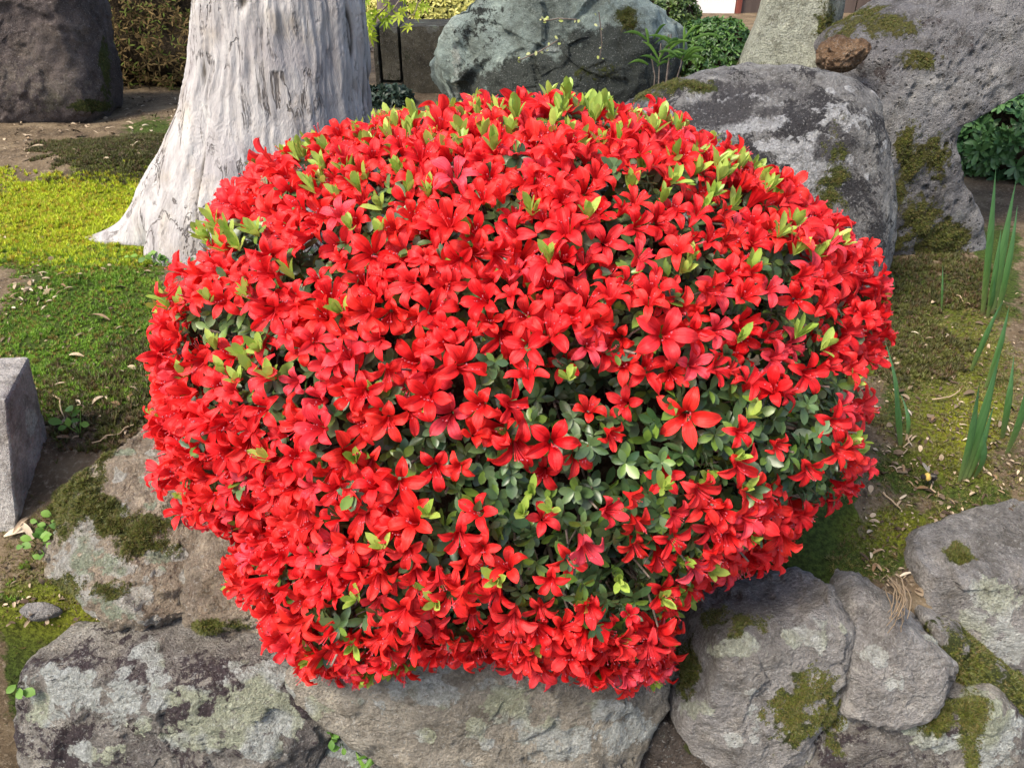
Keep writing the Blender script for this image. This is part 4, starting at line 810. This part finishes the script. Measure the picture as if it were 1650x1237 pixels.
# ------------------------------------------------------------ tree limbs and crown (added above the frame to shade the back left of the garden)
s = Soup(); tops = []
for a in range(7):
    e = np.array([-3.2, 3.1, 2.75])+rng.normal(0, 1, 3)*np.array([0.9, 0.9, 0.25]); st0 = np.array([xc[-1], YT, 2.4]); u = np.linspace(0, 1, 12)[:, None]
    path = st0*(1-u)+e*u+np.array([0, 0, 0.5])*np.sin(u*math.pi)+np.cumsum(rng.normal(0, .03, (12, 3)), 0)*u; V, T = tube(path, np.linspace(0.07, 0.012, 12), 8); s.add(V, T); tops += list(path[5:])
V, T, A = s.get(); wobj('unseen_limbs', V, T, M_BARK, parent=TREE, base=base_of(TREE), proot=base_of(TREE), attrs={'crack': np.zeros(len(V)), 'foot': np.zeros(len(V))})
tops = np.array(tops); tops = tops[tops[:, 0] < -1.6]; cl = tops[rng.integers(0, len(tops), 230)]+rng.normal(0, 0.3, (230, 3)); P = np.repeat(cl, 16, 0)+rng.normal(0, 0.09, (230*16, 3))
M = leaf_frames(unit(rng.normal(0, 1, P.shape)), unit(rng.normal(0, .6, P.shape)+np.array([0, 0, 1])), rng.uniform(0.05, 0.10, len(P))); s = Soup(); inst(s, LT[0], M, P, rng.random(len(P))); V, T, A = s.get()
M_CROWN = leafy_mat('tree_leaf', (0.03, 0.06, 0.015), (0.08, 0.14, 0.03), tr=0.3); wobj('unseen_crown', V, T, M_CROWN, base=base_of(TREE), parent=TREE, proot=base_of(TREE), kind='stuff', attrs=A)

# ------------------------------------------------------------ other shrubs
def bush(name, label, c, rad, nwh, leaf, lo, hi, nl=7, cat='shrub', tilt=0.35, alt=None, rough=0.45, spec=0.4, lumps=0.12, tpl=None, group=None):
    c = np.asarray(c, float); rad = np.asarray(rad, float); U = unit(rng.normal(0, 1, (nwh, 3))); U = U[U[:, 2] > -0.55]; k = 1+lumps*fbm(U*2.3+c, 5, 3)-np.abs(rng.normal(0, .05, len(U)))
    P = c+U*rad*k[:, None]; nn = unit(U/rad); ok = P[:, 2] > 0.06; P, nn = P[ok], nn[ok]
    ax = unit(nn+rng.normal(0, .4, nn.shape)+np.array([0, 0, .35])); PP, MM, RR = whorls(P, ax, nl, tilt, leaf, 0.3); s = Soup(); inst(s, tpl or LT[1], MM, PP, RR); V, T, A = s.get()
    b = np.array([c[0], c[1], 0.08]); o = empty(name, b, label, cat, group)
    wobj('foliage', V, T, leafy_mat(name+'_leaf', lo, hi, alt=alt, tr=0.2, rough=rough, spec=spec), base=b, parent=o, proot=b, kind='stuff', attrs=A)
    s = Soup()
    for _ in range(14):
        e = c+unit(rng.normal(0, 1, 3))*rad*0.8; e[2] = max(e[2], 0.12); V, T = tube(np.linspace(b+rng.normal(0, .02, 3), e, 6)+rng.normal(0, .008, (6, 3)), np.linspace(.010, .003, 6), 5); s.add(V, T)
    V, T, A = s.get(); wobj('stems', V, T, M_TWIG, base=b, parent=o, proot=b)
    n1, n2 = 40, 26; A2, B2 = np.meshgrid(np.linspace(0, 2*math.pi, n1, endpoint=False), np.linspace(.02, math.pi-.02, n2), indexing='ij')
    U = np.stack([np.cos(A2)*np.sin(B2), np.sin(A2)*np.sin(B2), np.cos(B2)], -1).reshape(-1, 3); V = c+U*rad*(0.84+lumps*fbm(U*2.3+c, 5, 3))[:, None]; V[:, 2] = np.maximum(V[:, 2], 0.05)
    wobj('shade_core', V, grid_tris(n1, n2, True)[:, ::-1], M_CORE, base=b, parent=o, proot=b, kind='stuff'); return o  # opaque dark core painted in for the shade behind the leaves
p = on_y(np.array(1640.), np.array(215.), 2.55); bush('evergreen_shrub', 'dark glossy evergreen shrub with leaf rosettes behind the lava rock', p, (0.28, 0.24, 0.25), 1100, 0.040, (0.03, 0.085, 0.03), (0.09, 0.19, 0.06), nl=9, tilt=0.5, tpl=leaf_tpl(0.17, .05, .15))
p = on_y(np.array(1150.), np.array(85.), 4.0); bush('clipped_shrub', 'low clipped bright green shrub between green boulder and pale slab', p+np.array([0, 0, -0.02]), (0.20, 0.2, 0.17), 1300, 0.024, (0.02, 0.06, 0.012), (0.08, 0.16, 0.025), nl=6)
p = on_y(np.array(1075.), np.array(25.), 5.0); bush('round_shrub', 'olive green clipped shrub behind the right end of green boulder', p+np.array([-0.05, 0, -0.02]), (0.24, 0.2, 0.18), 1000, 0.028, (0.03, 0.06, 0.015), (0.10, 0.15, 0.03), nl=6)
p = on_y(np.array(240.), np.array(70.), 4.3); bush('brown_conifer', 'brownish feathery conifer shrub between dark rock and pale trunk', p+np.array([0.05, 0, 0.05]), (0.85, 0.45, 0.50), 7000, 0.030, (0.09, 0.06, 0.026), (0.22, 0.15, 0.065), nl=5, alt=(0.11, 0.14, 0.03), tpl=leaf_tpl(0.12, .02, .2), rough=.8, spec=.1, lumps=.25)
p = on_y(np.array(1625.), np.array(105.), 4.6); bush('yellow_shrub', 'yellow leaved shrub beyond the lava rock', p+np.array([0.1, 0, -0.1]), (0.40, 0.3, 0.22), 1200, 0.035, (0.30, 0.26, 0.04), (0.55, 0.48, 0.10), nl=5)
p = on_y(np.array(690.), np.array(20.), 7.2); bush('golden_shrub', 'pale golden shrub far behind the carved block', p+np.array([0, 0, -0.05]), (0.55, 0.3, 0.26), 1500, 0.045, (0.28, 0.27, 0.05), (0.55, 0.50, 0.14), nl=5)
p = on_y(np.array(585.), np.array(110.), 5.2); bush('pale_shrub', 'light green low shrub in the gap between trunk and carved block', p+np.array([0.02, 0, -0.05]), (0.22, 0.2, 0.14), 800, 0.03, (0.10, 0.16, 0.04), (0.28, 0.36, 0.08), nl=5)
p = on_ground(np.array(625.), np.array(168.)); bush('ground_fern', 'small dark bushy plant at the foot of carved block', p+np.array([0, 0, 0.02]), (0.11, 0.07, 0.05), 160, 0.03, (0.015, 0.03, 0.02), (0.05, 0.08, 0.05), nl=6)

# ------------------------------------------------------------ strap leaved plants
def blade(path, w, fold=0.25):
    path = np.asarray(path, float); n = len(path); t = unit(np.gradient(path, axis=0)); side = unit(np.cross(t, np.array([0.15, -1, 0.1]))); nn = np.cross(side, t); u = np.linspace(0, 1, n)
    ww = w*np.clip(np.minimum(0.55+1.6*u, (1-u)*2.4), 0.02, 1)[:, None]
    V = np.stack([path-side*ww/2, path+nn*ww*fold, path+side*ww/2], 1).reshape(-1, 3); T = grid_tris(n, 3); return V, T, u.repeat(3)
m = N('iris_leaf', 0.45); col = m.ramp(m.attr('s'), [(0.0, (0.16, 0.07, 0.05)), (0.07, (0.15, 0.20, 0.06)), (0.4, (0.075, 0.17, 0.045)), (1.0, (0.06, 0.15, 0.06))])
M_IRIS = m.done(m.mix(m.step(m.noise(300, 2, .5, m.pos((1, 1, .05))), .4, .7), col, m.mix(1.0, col, (.75, .8, .75), 'MULTIPLY')), spec=.4, translucent=.3)
def iris(label, blades, w=0.012):
    b0 = on_ground(np.array(float(blades[0][0])), np.array(float(blades[0][1]))); o = empty('iris_plant', b0, label, 'plant', 'iris plants at the right')
    for x0, y0, x1, y1, k in blades:
        b = on_ground(np.array(float(x0)), np.array(float(y0))); b[2] -= 0.006; t = on_y(np.array(float(x1)), np.array(float(y1)), b[1]+0.02*rng.normal())
        u = np.linspace(0, 1, 14)[:, None]; path = b*(1-u)+t*u+np.array([rng.normal(0, .004), -0.012, 0])*np.sin(u*math.pi)*rng.uniform(.3, 1.3)+np.array([rng.normal(0, .004), rng.normal(0, .02), -.002])*u**3; V, T, sv = blade(path, w*k)
        wobj('leaf', V, T, M_IRIS, base=b, parent=o, proot=b0, attrs={'s': sv})
iris('tall iris with long upright leaves near the lava rock base', [(1584, 508, 1606, 268, 1.1), (1592, 512, 1614, 365, .9), (1600, 505, 1634, 285, 1.2), (1606, 515, 1650, 330, 1.0), (1590, 510, 1600, 440, .7)], .014)
iris('iris with a few long leaves rising from bare soil', [(1546, 776, 1572, 600, .9), (1552, 774, 1606, 560, 1.25), (1570, 766, 1587, 690, .8), (1560, 770, 1592, 640, .8)], .013)
iris('slender slanting iris leaves between the two taller irises', [(1564, 598, 1606, 478, 1.0), (1588, 625, 1626, 492, 1.0), (1616, 705, 1634, 580, 1.0), (1622, 730, 1660, 560, 1.1)], .012)
iris('short iris sprout beside the flowers on the right', [(1453, 716, 1451, 620, 1.0), (1462, 700, 1464, 645, .7), (1446, 690, 1440, 560, .7)], .010)
iris('single thin sprout in dark moss before the lava rock', [(1518, 502, 1519, 424, .7), (1438, 470, 1440, 440, .5)], .007)
# bamboo-like plant on the green boulder's right end
b0 = on_y(np.array(1075.), np.array(105.), 2.62); b0[2] = 0.1; o = empty('spiky_plant', b0, 'spiky narrow leaved green plant at the right end of green boulder', 'plant')
M_SPK = leafy_mat('spiky_leaf', (0.05, 0.12, 0.02), (0.14, 0.26, 0.04), obj_random=True, tr=.3)
for k in range(26):
    cpx = rng.uniform(1040, 1120); cpy = rng.uniform(60, 112); a = on_y(np.array(cpx), np.array(cpy), 2.62); ang = rng.uniform(-0.4, 3.5); L = rng.uniform(.05, .10)
    e = a+np.array([math.cos(ang)*L, rng.uniform(-.04, .02), math.sin(ang)*L*.7]); u = np.linspace(0, 1, 7)[:, None]; V, T, sv = blade(a*(1-u)+e*u+np.array([0, 0, .012])*np.sin(u*3.14), .009); wobj('leaf', V, T, M_SPK, base=a, parent=o, proot=b0, attrs={'s': sv})
s = Soup()
for k in range(6):
    e = on_y(np.array(rng.uniform(1045, 1115)), np.array(rng.uniform(55, 90)), 2.63); V, T = tube(np.linspace(b0, e, 6)+rng.normal(0, .004, (6, 3)), np.linspace(.004, .002, 6), 5); s.add(V, T)
V, T, A = s.get(); wobj('stems', V, T, M_TWIG, base=b0, parent=o, proot=b0)
# maple spray
def maple_tpl():
    V = [[0, 0, 0]]; T = []
    for k in range(7):
        a = math.pi/2+(k-3)*0.72; L = [.5, .75, .95, 1.05, .95, .75, .5][k]; d = np.array([math.cos(a), math.sin(a), 0]); sdv = np.array([-d[1], d[0], 0]); j = len(V)
        V += [list(d*L*.5+sdv*.13), list(d*L*.5-sdv*.13), list(d*L+np.array([0, 0, -.15]))]; T += [[0, j+1, j], [j, j+1, j+2]]
    return np.array(V, float), np.array(T), {'s': np.zeros(len(V))}
M_MAP = leafy_mat('maple_leaf', (0.30, 0.42, 0.02), (0.55, 0.62, 0.05), obj_random=True, tr=.45)
ym = 3.0; b0 = on_y(np.array(700.), np.array(-60.), ym); o = empty('maple_spray', b0, 'yellow green maple twig hanging above the carved block', 'branch'); mt = raw_mesh('leaf', *maple_tpl(), mats=[M_MAP]); s = Soup()
for (ax_, ay_, bx_, by_, nl) in ((640, -20, 590, 55, 14), (670, -30, 622, 30, 10), (720, -40, 660, 26, 9), (600, -30, 584, 30, 6)):
    a = on_y(np.array(float(ax_)), np.array(float(ay_)), ym); e = on_y(np.array(float(bx_)), np.array(float(by_)), ym); u = np.linspace(0, 1, 8)[:, None]; path = a*(1-u)+e*u+rng.normal(0, .005, (8, 3)); path[0] = a
    V, T = tube(path, np.linspace(.005, .0015, 8), 5); s.add(V, T); V, T = tube(np.linspace(b0, a, 5), .006, 5); s.add(V, T)
    for k in range(nl):
        q = path[rng.integers(3, 8)]+rng.normal(0, .018, 3); l = bpy.data.objects.new('leaf', mt); COL.objects.link(l); l.parent = o; M = leaf_frames(unit(np.array([[-.4, -.3, -.6]])+rng.normal(0, .5, (1, 3))), np.array([[0, -.5, 1.]])+rng.normal(0, .3, (1, 3)), [rng.uniform(.026, .042)]); l.matrix_local = mat4(M[0], q-b0)
V, T, A = s.get(); wobj('twig', V, T, M_TWIG, base=b0, parent=o, proot=b0)
# far tree trunk and house wall
b = on_y(np.array(632.), np.array(30.), 5.6); zt_ = 2.2; th2 = np.linspace(0, 2*math.pi, 40, endpoint=False); zz2 = np.linspace(0, zt_, 60); T2, Z2 = np.meshgrid(th2, zz2, indexing='ij'); R2_ = 0.09*(1+.5*np.exp(-Z2/.12))*(1+.12*fbm(np.stack([np.cos(T2)*3, np.sin(T2)*3, Z2*2], -1).reshape(-1, 3), 4, 3).reshape(T2.shape))
V = np.stack([b[0]+R2_*np.cos(T2), 5.6+R2_*np.sin(T2), Z2], -1).reshape(-1, 3); m = N('brown_bark', .9); M_BB = m.done(m.ramp(m.noise(20, 6, .6, m.pos((1, 1, .15))), [(.3, (.08, .06, .055)), (.7, (.22, .17, .15))]), m.bump(m.noise(30, 6, .6, m.pos((1, 1, .15))), .8, .01))
o = empty('far_tree', (b[0], 5.6, 0), 'slim brown tree trunk standing behind the carved block', 'tree'); wobj('trunk', V, grid_tris(40, 60, True), M_BB, base=(b[0], 5.6, 0), parent=o, proot=(b[0], 5.6, 0))
cl = np.array([b[0], 5.6, 2.5])+rng.normal(0, .4, (120, 3)); P = np.repeat(cl, 14, 0)+rng.normal(0, .08, (120*14, 3)); M = leaf_frames(unit(rng.normal(0, 1, P.shape)), unit(rng.normal(0, .6, P.shape)+np.array([0, 0, 1])), rng.uniform(.04, .08, len(P))); s = Soup(); inst(s, LT[0], M, P, rng.random(len(P))); V, T, A = s.get(); wobj('unseen_crown', V, T, M_CROWN, base=(b[0], 5.6, 0), parent=o, proot=(b[0], 5.6, 0), kind='stuff', attrs=A)
pw0 = on_y(np.array(1080.), np.array(30.), 7.4)[0]; pw1 = on_y(np.array(1183.), np.array(30.), 7.4)[0]; pw2 = on_y(np.array(1192.), np.array(30.), 7.4)[0]
o = empty('house_wall', (pw0, 7.4, 0.05), 'pinkish white plastered house wall with dark red post', 'building'); hb_ = (pw0, 7.4, 0.05)
m = N('pink_plaster', .9); M_PL = m.done(m.ramp(m.noise(3, 5), [(.3, (.66, .58, .56)), (.7, (.74, .67, .65))]), m.bump(m.noise(150, 4), .3, .003)); V, T = rough_box(pw0-0.5, pw1, 7.4, 7.6, 0.0, 2.4, .3, .002, 3); wobj('plaster', V, T, M_PL, base=hb_, parent=o, proot=hb_)
m = N('red_wood', .6); M_RW = m.done(m.ramp(m.noise(8, 5, .6, m.pos((1, 1, .1))), [(.3, (.12, .03, .02)), (.7, (.22, .06, .04))])); V, T = rough_box(pw1+.002, pw2, 7.38, 7.6, 0.0, 2.4, .2, .001, 4, .006); wobj('post', V, T, M_RW, base=hb_, parent=o, proot=hb_)
m = N('dark_boards', .8); M_DB = m.done(m.ramp(m.noise(9, 5, .6, m.pos((1, 1, .1))), [(.3, (.05, .035, .03)), (.7, (.11, .08, .065))]))
for k in range(6): V, T = rough_box(pw2+.004+k*.2, pw2+k*.2+.196, 7.42, 7.6, 0.0, 2.4, .3, .001, 5+k, .006); wobj('board', V, T, M_DB, base=hb_, parent=o, proot=hb_)

# ------------------------------------------------------------ small plants in the cracks
M_WEED = leafy_mat('weed_leaf', (0.06, 0.15, 0.02), (0.18, 0.32, 0.05), obj_random=True, tr=.35)
wl_ = raw_mesh('leaf', *leaf_tpl(.36, .06, .2), mats=[M_WEED]); gl_ = raw_mesh('leaf', *leaf_tpl(.10, .04, .35), mats=[M_WEED])
def weed(label, pts, size, b0, me=None, flat=.5):
    b0 = np.asarray(b0, float); o = empty('weed', b0, label, 'plant', 'small weeds'); s = Soup()
    for p in pts:
        p = np.asarray(p, float); l = bpy.data.objects.new('leaf', me or wl_); COL.objects.link(l); l.parent = o; dd = rng.normal(0, 1, (1, 3)); dd[0, 1] = -abs(dd[0, 1])*.6; dd[0, 2] *= flat
        M = leaf_frames(unit(dd), np.array([[0, -.6, 1.]])+rng.normal(0, .2, (1, 3)), [size*rng.uniform(.7, 1.2)]); l.matrix_local = mat4(M[0], p-b0); V, T = tube(np.linspace(b0, p, 4), .0007, 4); s.add(V, T)
    V, T, A = s.get(); wobj('stem', V, T, M_WEED, base=b0, parent=o, proot=b0)
def wp(px, py, off=0.01): return on_plane(np.array(float(px)), np.array(float(py)), W_O+W_N*off, W_N)
weed('leafy weeds in the crack below the lichened stone', [wp(548+rng.normal(0, 14), 1172+rng.normal(0, 14), .015) for _ in range(22)], .011, wp(550, 1190, -.04))
weed('clover-like weed at the foot of the hewn stone', [on_z(np.array(62+rng.normal(0, 16)), np.array(855+rng.normal(0, 18)), .05) for _ in range(20)], .014, on_z(np.array(62.), np.array(880.), .01))
weed('single weed beside the big lichened stone', [wp(30, 1108, .02), wp(26, 1102, .02), wp(36, 1112, .02)], .016, wp(30, 1125, -.03))
weed('weed leaf in the crack under the flat stone', [on_z(np.array(1562.), np.array(1030.), -.06), on_z(np.array(1575.), np.array(1055.), -.07), on_z(np.array(1500.), np.array(1012.), -.02), on_z(np.array(1495.), np.array(1008.), -.02)], .016, on_z(np.array(1540.), np.array(1030.), -.1), None, .3)
weed('grass tuft in the crack under the wide pale stone', [wp(600+rng.normal(0, 12), 1218+rng.normal(0, 6), .012) for _ in range(10)], .030, wp(605, 1235, -.04), gl_, 1.0)
weed('green seedlings at the foot of the pale trunk', [on_ground(np.array(260+rng.normal(0, 22)), np.array(420+rng.normal(0, 10)))+np.array([0, 0, rng.uniform(.005, .03)]) for _ in range(40)], .016, on_ground(np.array(262.), np.array(428.)))
weed('small plant in dark moss near the brown boulder', [on_ground(np.array(130+rng.normal(0, 12)), np.array(690+rng.normal(0, 8)))+np.array([0, 0, rng.uniform(.01, .03)]) for _ in range(7)], .018, on_ground(np.array(130.), np.array(700.)))
# creeper on the green boulder
b0 = on_y(np.array(905.), np.array(75.), 2.66); o = empty('creeper', b0, 'thin creeper with pale yellow leaves on green boulder', 'plant'); s = Soup(); M_CR = leafy_mat('creeper_leaf', (.45, .50, .12), (.62, .62, .30), obj_random=True, tr=.3); cm_ = raw_mesh('leaf', *leaf_tpl(.3, .05, .1), mats=[M_CR])
for pts in ([(835, 98), (850, 92), (868, 84), (885, 74), (898, 66)], [(870, 30), (880, 34), (900, 30), (930, 32)], [(965, 20), (968, 45), (970, 70), (966, 95)], [(875, 35), (885, 32)]):
    q = np.array([on_y(np.array(float(a)), np.array(float(c)), 2.66) for a, c in pts]); V, T = tube(q, .002, 4); s.add(V, T)
    for w_ in q:
        for _ in range(2): l = bpy.data.objects.new('leaf', cm_); COL.objects.link(l); l.parent = o; M = leaf_frames(unit(rng.normal(0, 1, (1, 3))), np.array([[0, -1., .6]]), [rng.uniform(.008, .016)]); l.matrix_local = mat4(M[0], w_+rng.normal(0, .006, 3)-b0)
V, T, A = s.get(); wobj('stem', V, T, M_TWIG, base=b0, parent=o, proot=b0)

# ------------------------------------------------------------ litter
def litter_tpl(curl, w): 
    n = 8; u = np.linspace(0, 1, n); V = []
    for k in u:
        ww = w*math.sin(math.pi*min(1, .12+.85*k))**.7; z = .10*math.sin(k*3)+.03
        V += [[k-.5, -ww, z+curl*ww], [k-.5, 0, z], [k-.5, ww, z+curl*ww*.6]]
    return np.array(V), grid_tris(n, 3), {'s': np.repeat(u, 3)}
m = N('dry_leaf', .7); M_DRY = m.done(m.mix(m.orand(), (.20, .12, .06), (.55, .46, .34)), m.bump(m.noise(200, 4), .4, .003), spec=.3, translucent=.15)
DL = [raw_mesh('fallen_leaf', *litter_tpl(c, w), mats=[M_DRY]) for c, w in ((.5, .12), (1.2, .16), (.2, .20), (.9, .09))]
def dry(px, py, size, label, rot=None, group='dry leaf litter', z=0.004, k=None):
    p = on_ground(np.array(float(px)), np.array(float(py))); o = link('fallen_leaf', DL[int(rng.integers(0, 4)) if k is None else k], p+np.array([0, 0, z])); o.scale = (size,)*3; o.rotation_euler = (rng.normal(0, .25), rng.normal(0, .25), rng.uniform(0, 6.28) if rot is None else rot); tag(o, label, 'leaf', group)
dry(162, 522, .055, 'large pale curled dry leaf on the green moss', rot=-.35, group=None, z=.012, k=0)
for _ in range(34): dry(rng.uniform(1445, 1625), rng.uniform(520, 850), rng.uniform(.008, .018), 'dry leaf flake on the mossy soil right of the shrub', group='leaf flakes on the right')
for _ in range(14): dry(rng.uniform(1390, 1480), rng.uniform(840, 930), rng.uniform(.008, .018), 'pale dry leaf flake beside the flat topped stone', group='leaf flakes by the stone')
for _ in range(40): dry(65+rng.normal(0, 28), 465+rng.normal(0, 16), rng.uniform(.010, .022), 'dry brown leaf in the litter patch on the left moss', group='leaf litter in the left moss')
for _ in range(16): dry(rng.uniform(90, 225), rng.uniform(600, 710), rng.uniform(.010, .022), 'dry leaf among dark moss above brown boulder', group='dry leaves in dark moss')
for _ in range(40): dry(rng.uniform(25, 290), rng.uniform(140, 235), rng.uniform(.012, .03), 'fallen leaf scattered on the bare earth near the dark rock', group='leaves on bare earth')
for px, py in ((36, 850), (45, 858), (30, 862)): dry(px, py, .035, 'withered brown leaf wedged at the foot of the hewn stone', group='withered leaves by hewn stone')
# crumbs of bark, needles and leaf too small to count
def crumbs(label, pts, size, seed):
    r = np.random.default_rng(seed); P = on_ground(pts[:, 0], pts[:, 1])+np.array([0, 0, .002]); n = len(P); s = Soup(); d = unit(np.array([0, 0, 1.])+r.normal(0, .35, (n, 3)))
    for k, (c, w) in enumerate(((.5, .10), (.9, .20), (.2, .32))):
        i = np.arange(n) % 3 == k; inst(s, litter_tpl(c, w), frames(d[i], np.tile([0., 1, .02], (i.sum(), 1)), r.uniform(0, 6.3, i.sum()), r.gamma(3, size/3, i.sum())), P[i], r.random(i.sum())**2.8)
    V, T, A = s.get(); o = wobj('leaf_litter', V, T, M_CRUMB, base=(P[:, 0].mean(), P[:, 1].mean(), 0), kind='stuff', attrs=A); o['label'] = label; o['category'] = 'litter'
m = N('litter_crumb', .8); M_CRUMB = m.done(m.mix(m.attr('rnd'), (.05, .032, .02), (.44, .34, .23)), spec=.2)
r5 = np.random.default_rng(5)
crumbs('crumbs of dry leaf and bark on the soil right of shrub', np.stack([r5.uniform(1390, 1650, 1500), r5.uniform(470, 960, 1500)], 1), .0058, 6)
crumbs('crumbs of dry leaf on the bare earth behind the left moss', np.stack([r5.uniform(0, 320, 900), r5.uniform(120, 260, 900)], 1), .012, 7)
crumbs('crumbs of dry leaf in the moss left of shrub', np.stack([r5.uniform(0, 260, 500), r5.uniform(380, 720, 500)], 1), .007, 8)
crumbs('crumbs of soil and leaf on ledge by the brown boulder', np.stack([r5.uniform(0, 240, 220), r5.uniform(900, 1010, 220)], 1), .005, 9)
# twigs and hanging rootlets
m = N('dry_stalk', .9); M_ST = m.done((.30, .22, .14))
for (a, c) in (((1465, 705), (1455, 740)), ((1500, 650), (1545, 638)), ((1505, 795), (1490, 770)), ((1585, 765), (1560, 730)), ((1420, 800), (1450, 830)), ((215, 690), (150, 725)), ((95, 640), (105, 690)), ((1540, 480), (1560, 500))):
    p0 = on_ground(np.array(float(a[0])), np.array(float(a[1])))+np.array([0, 0, .006]); p1_ = on_ground(np.array(float(c[0])), np.array(float(c[1])))+np.array([0, 0, .01]); V, T = tube(np.linspace(p0, p1_, 6)+rng.normal(0, .002, (6, 3)), np.linspace(.0016, .0008, 6), 5); tag(wobj('dry_twig', V, T, M_ST), 'thin dry twig lying on the moss', 'twig', 'dry twigs')
b0 = on_z(np.array(1440.), np.array(940.), .03); o = empty('dry_grass_tuft', b0, 'dry brown rootlets hanging over the pointed stone', 'grass')
for k in range(18):
    e = wp(1428+rng.uniform(0, 34), rng.uniform(975, 1020), .06); u = np.linspace(0, 1, 7)[:, None]; st0 = b0+rng.normal(0, .01, 3); V, T = tube(st0*(1-u)+e*u+np.array([0, -.012, .012])*np.sin(u*3.1)+rng.normal(0, .001, (7, 3)), np.linspace(.0009, .0005, 7), 4); wobj('rootlet', V, T, M_ST, base=b0, parent=o, proot=b0)

# ------------------------------------------------------------ bumblebee
bp = at_depth(np.array(1497.), np.array(768.), on_ground(np.array(1497.), np.array(775.)).dot(FWD)-CAM.dot(FWD)-0.02)
o = empty('bumblebee', bp, 'yellow and black bumblebee hovering over the mossy soil', 'bee')
u = np.linspace(0, 1, 26); prof = np.interp(u, [0, .06, .16, .24, .30, .42, .52, .58, .72, .88, 1], [.02, .14, .17, .12, .20, .27, .20, .14, .26, .20, .01]); a = np.linspace(0, 2*math.pi, 20, endpoint=False)
A2, U2 = np.meshgrid(a, u, indexing='ij'); Rr = np.interp(U2, u, prof)*(1+.06*rng.normal(0, 1, A2.shape)*((U2 > .25) & (U2 < .55))); V = np.stack([U2-.5, Rr*np.cos(A2), Rr*np.sin(A2)*.95], -1).reshape(-1, 3)*.025
m = N('bee_fur', .9); M_BEE = m.done(m.ramp(m.attr('s'), [(.24, (.015, .012, .01)), (.29, (.50, .34, .08)), (.52, (.45, .30, .08)), (.58, (.02, .015, .012)), (1., (.03, .022, .018))])); m = N('bee_wing', .3); M_WING = m.done((.35, .32, .28), translucent=.6)
V = V@np.array(Matrix.Rotation(math.radians(20), 3, 'Z').transposed()).T if False else V
be = wobj('body', V+bp, grid_tris(20, 26, True), M_BEE, base=bp, parent=o, proot=bp, attrs={'s': U2.ravel()})
for sgn in (-1, 1):
    for L, ang in ((.016, .25), (.011, -.35)):
        wv, wt_, wa = leaf_tpl(.17, .02, .0); R_ = np.array([[math.cos(ang), math.sin(ang)*1, 0], [-math.sin(ang), math.cos(ang), 0], [0, 0, 1]]); ww = (wv*L)@R_; ww[:, 1] *= sgn; ww = ww+np.array([-.001, sgn*.003, .0045]); ww[:, 2] += np.abs(ww[:, 1])*.5; wobj('wing', ww+bp, wt_, M_WING, base=bp, parent=o, proot=bp)
    for k in range(3):
        x = -.004+k*.003; pth = np.array([[x, sgn*.003, -.003], [x+.001*(k-1), sgn*.006, -.005], [x+.003*(k-1), sgn*.007, -.010]]); V, T = tube(pth+bp, [.0007, .0006, .0003], 4); wobj('leg', V, T, M_BEE, base=bp, parent=o, proot=bp, attrs={'s': np.zeros(len(V))})
for ob in bpy.data.objects:
    if '_b' in ob: del ob['_b']

dg = 0
for ob in bpy.data.objects:
    if ob.type == 'MESH' and ob.data.users == 1: dg += len(ob.data.polygons)
print('triangles', dg, 'objects', len(bpy.data.objects))
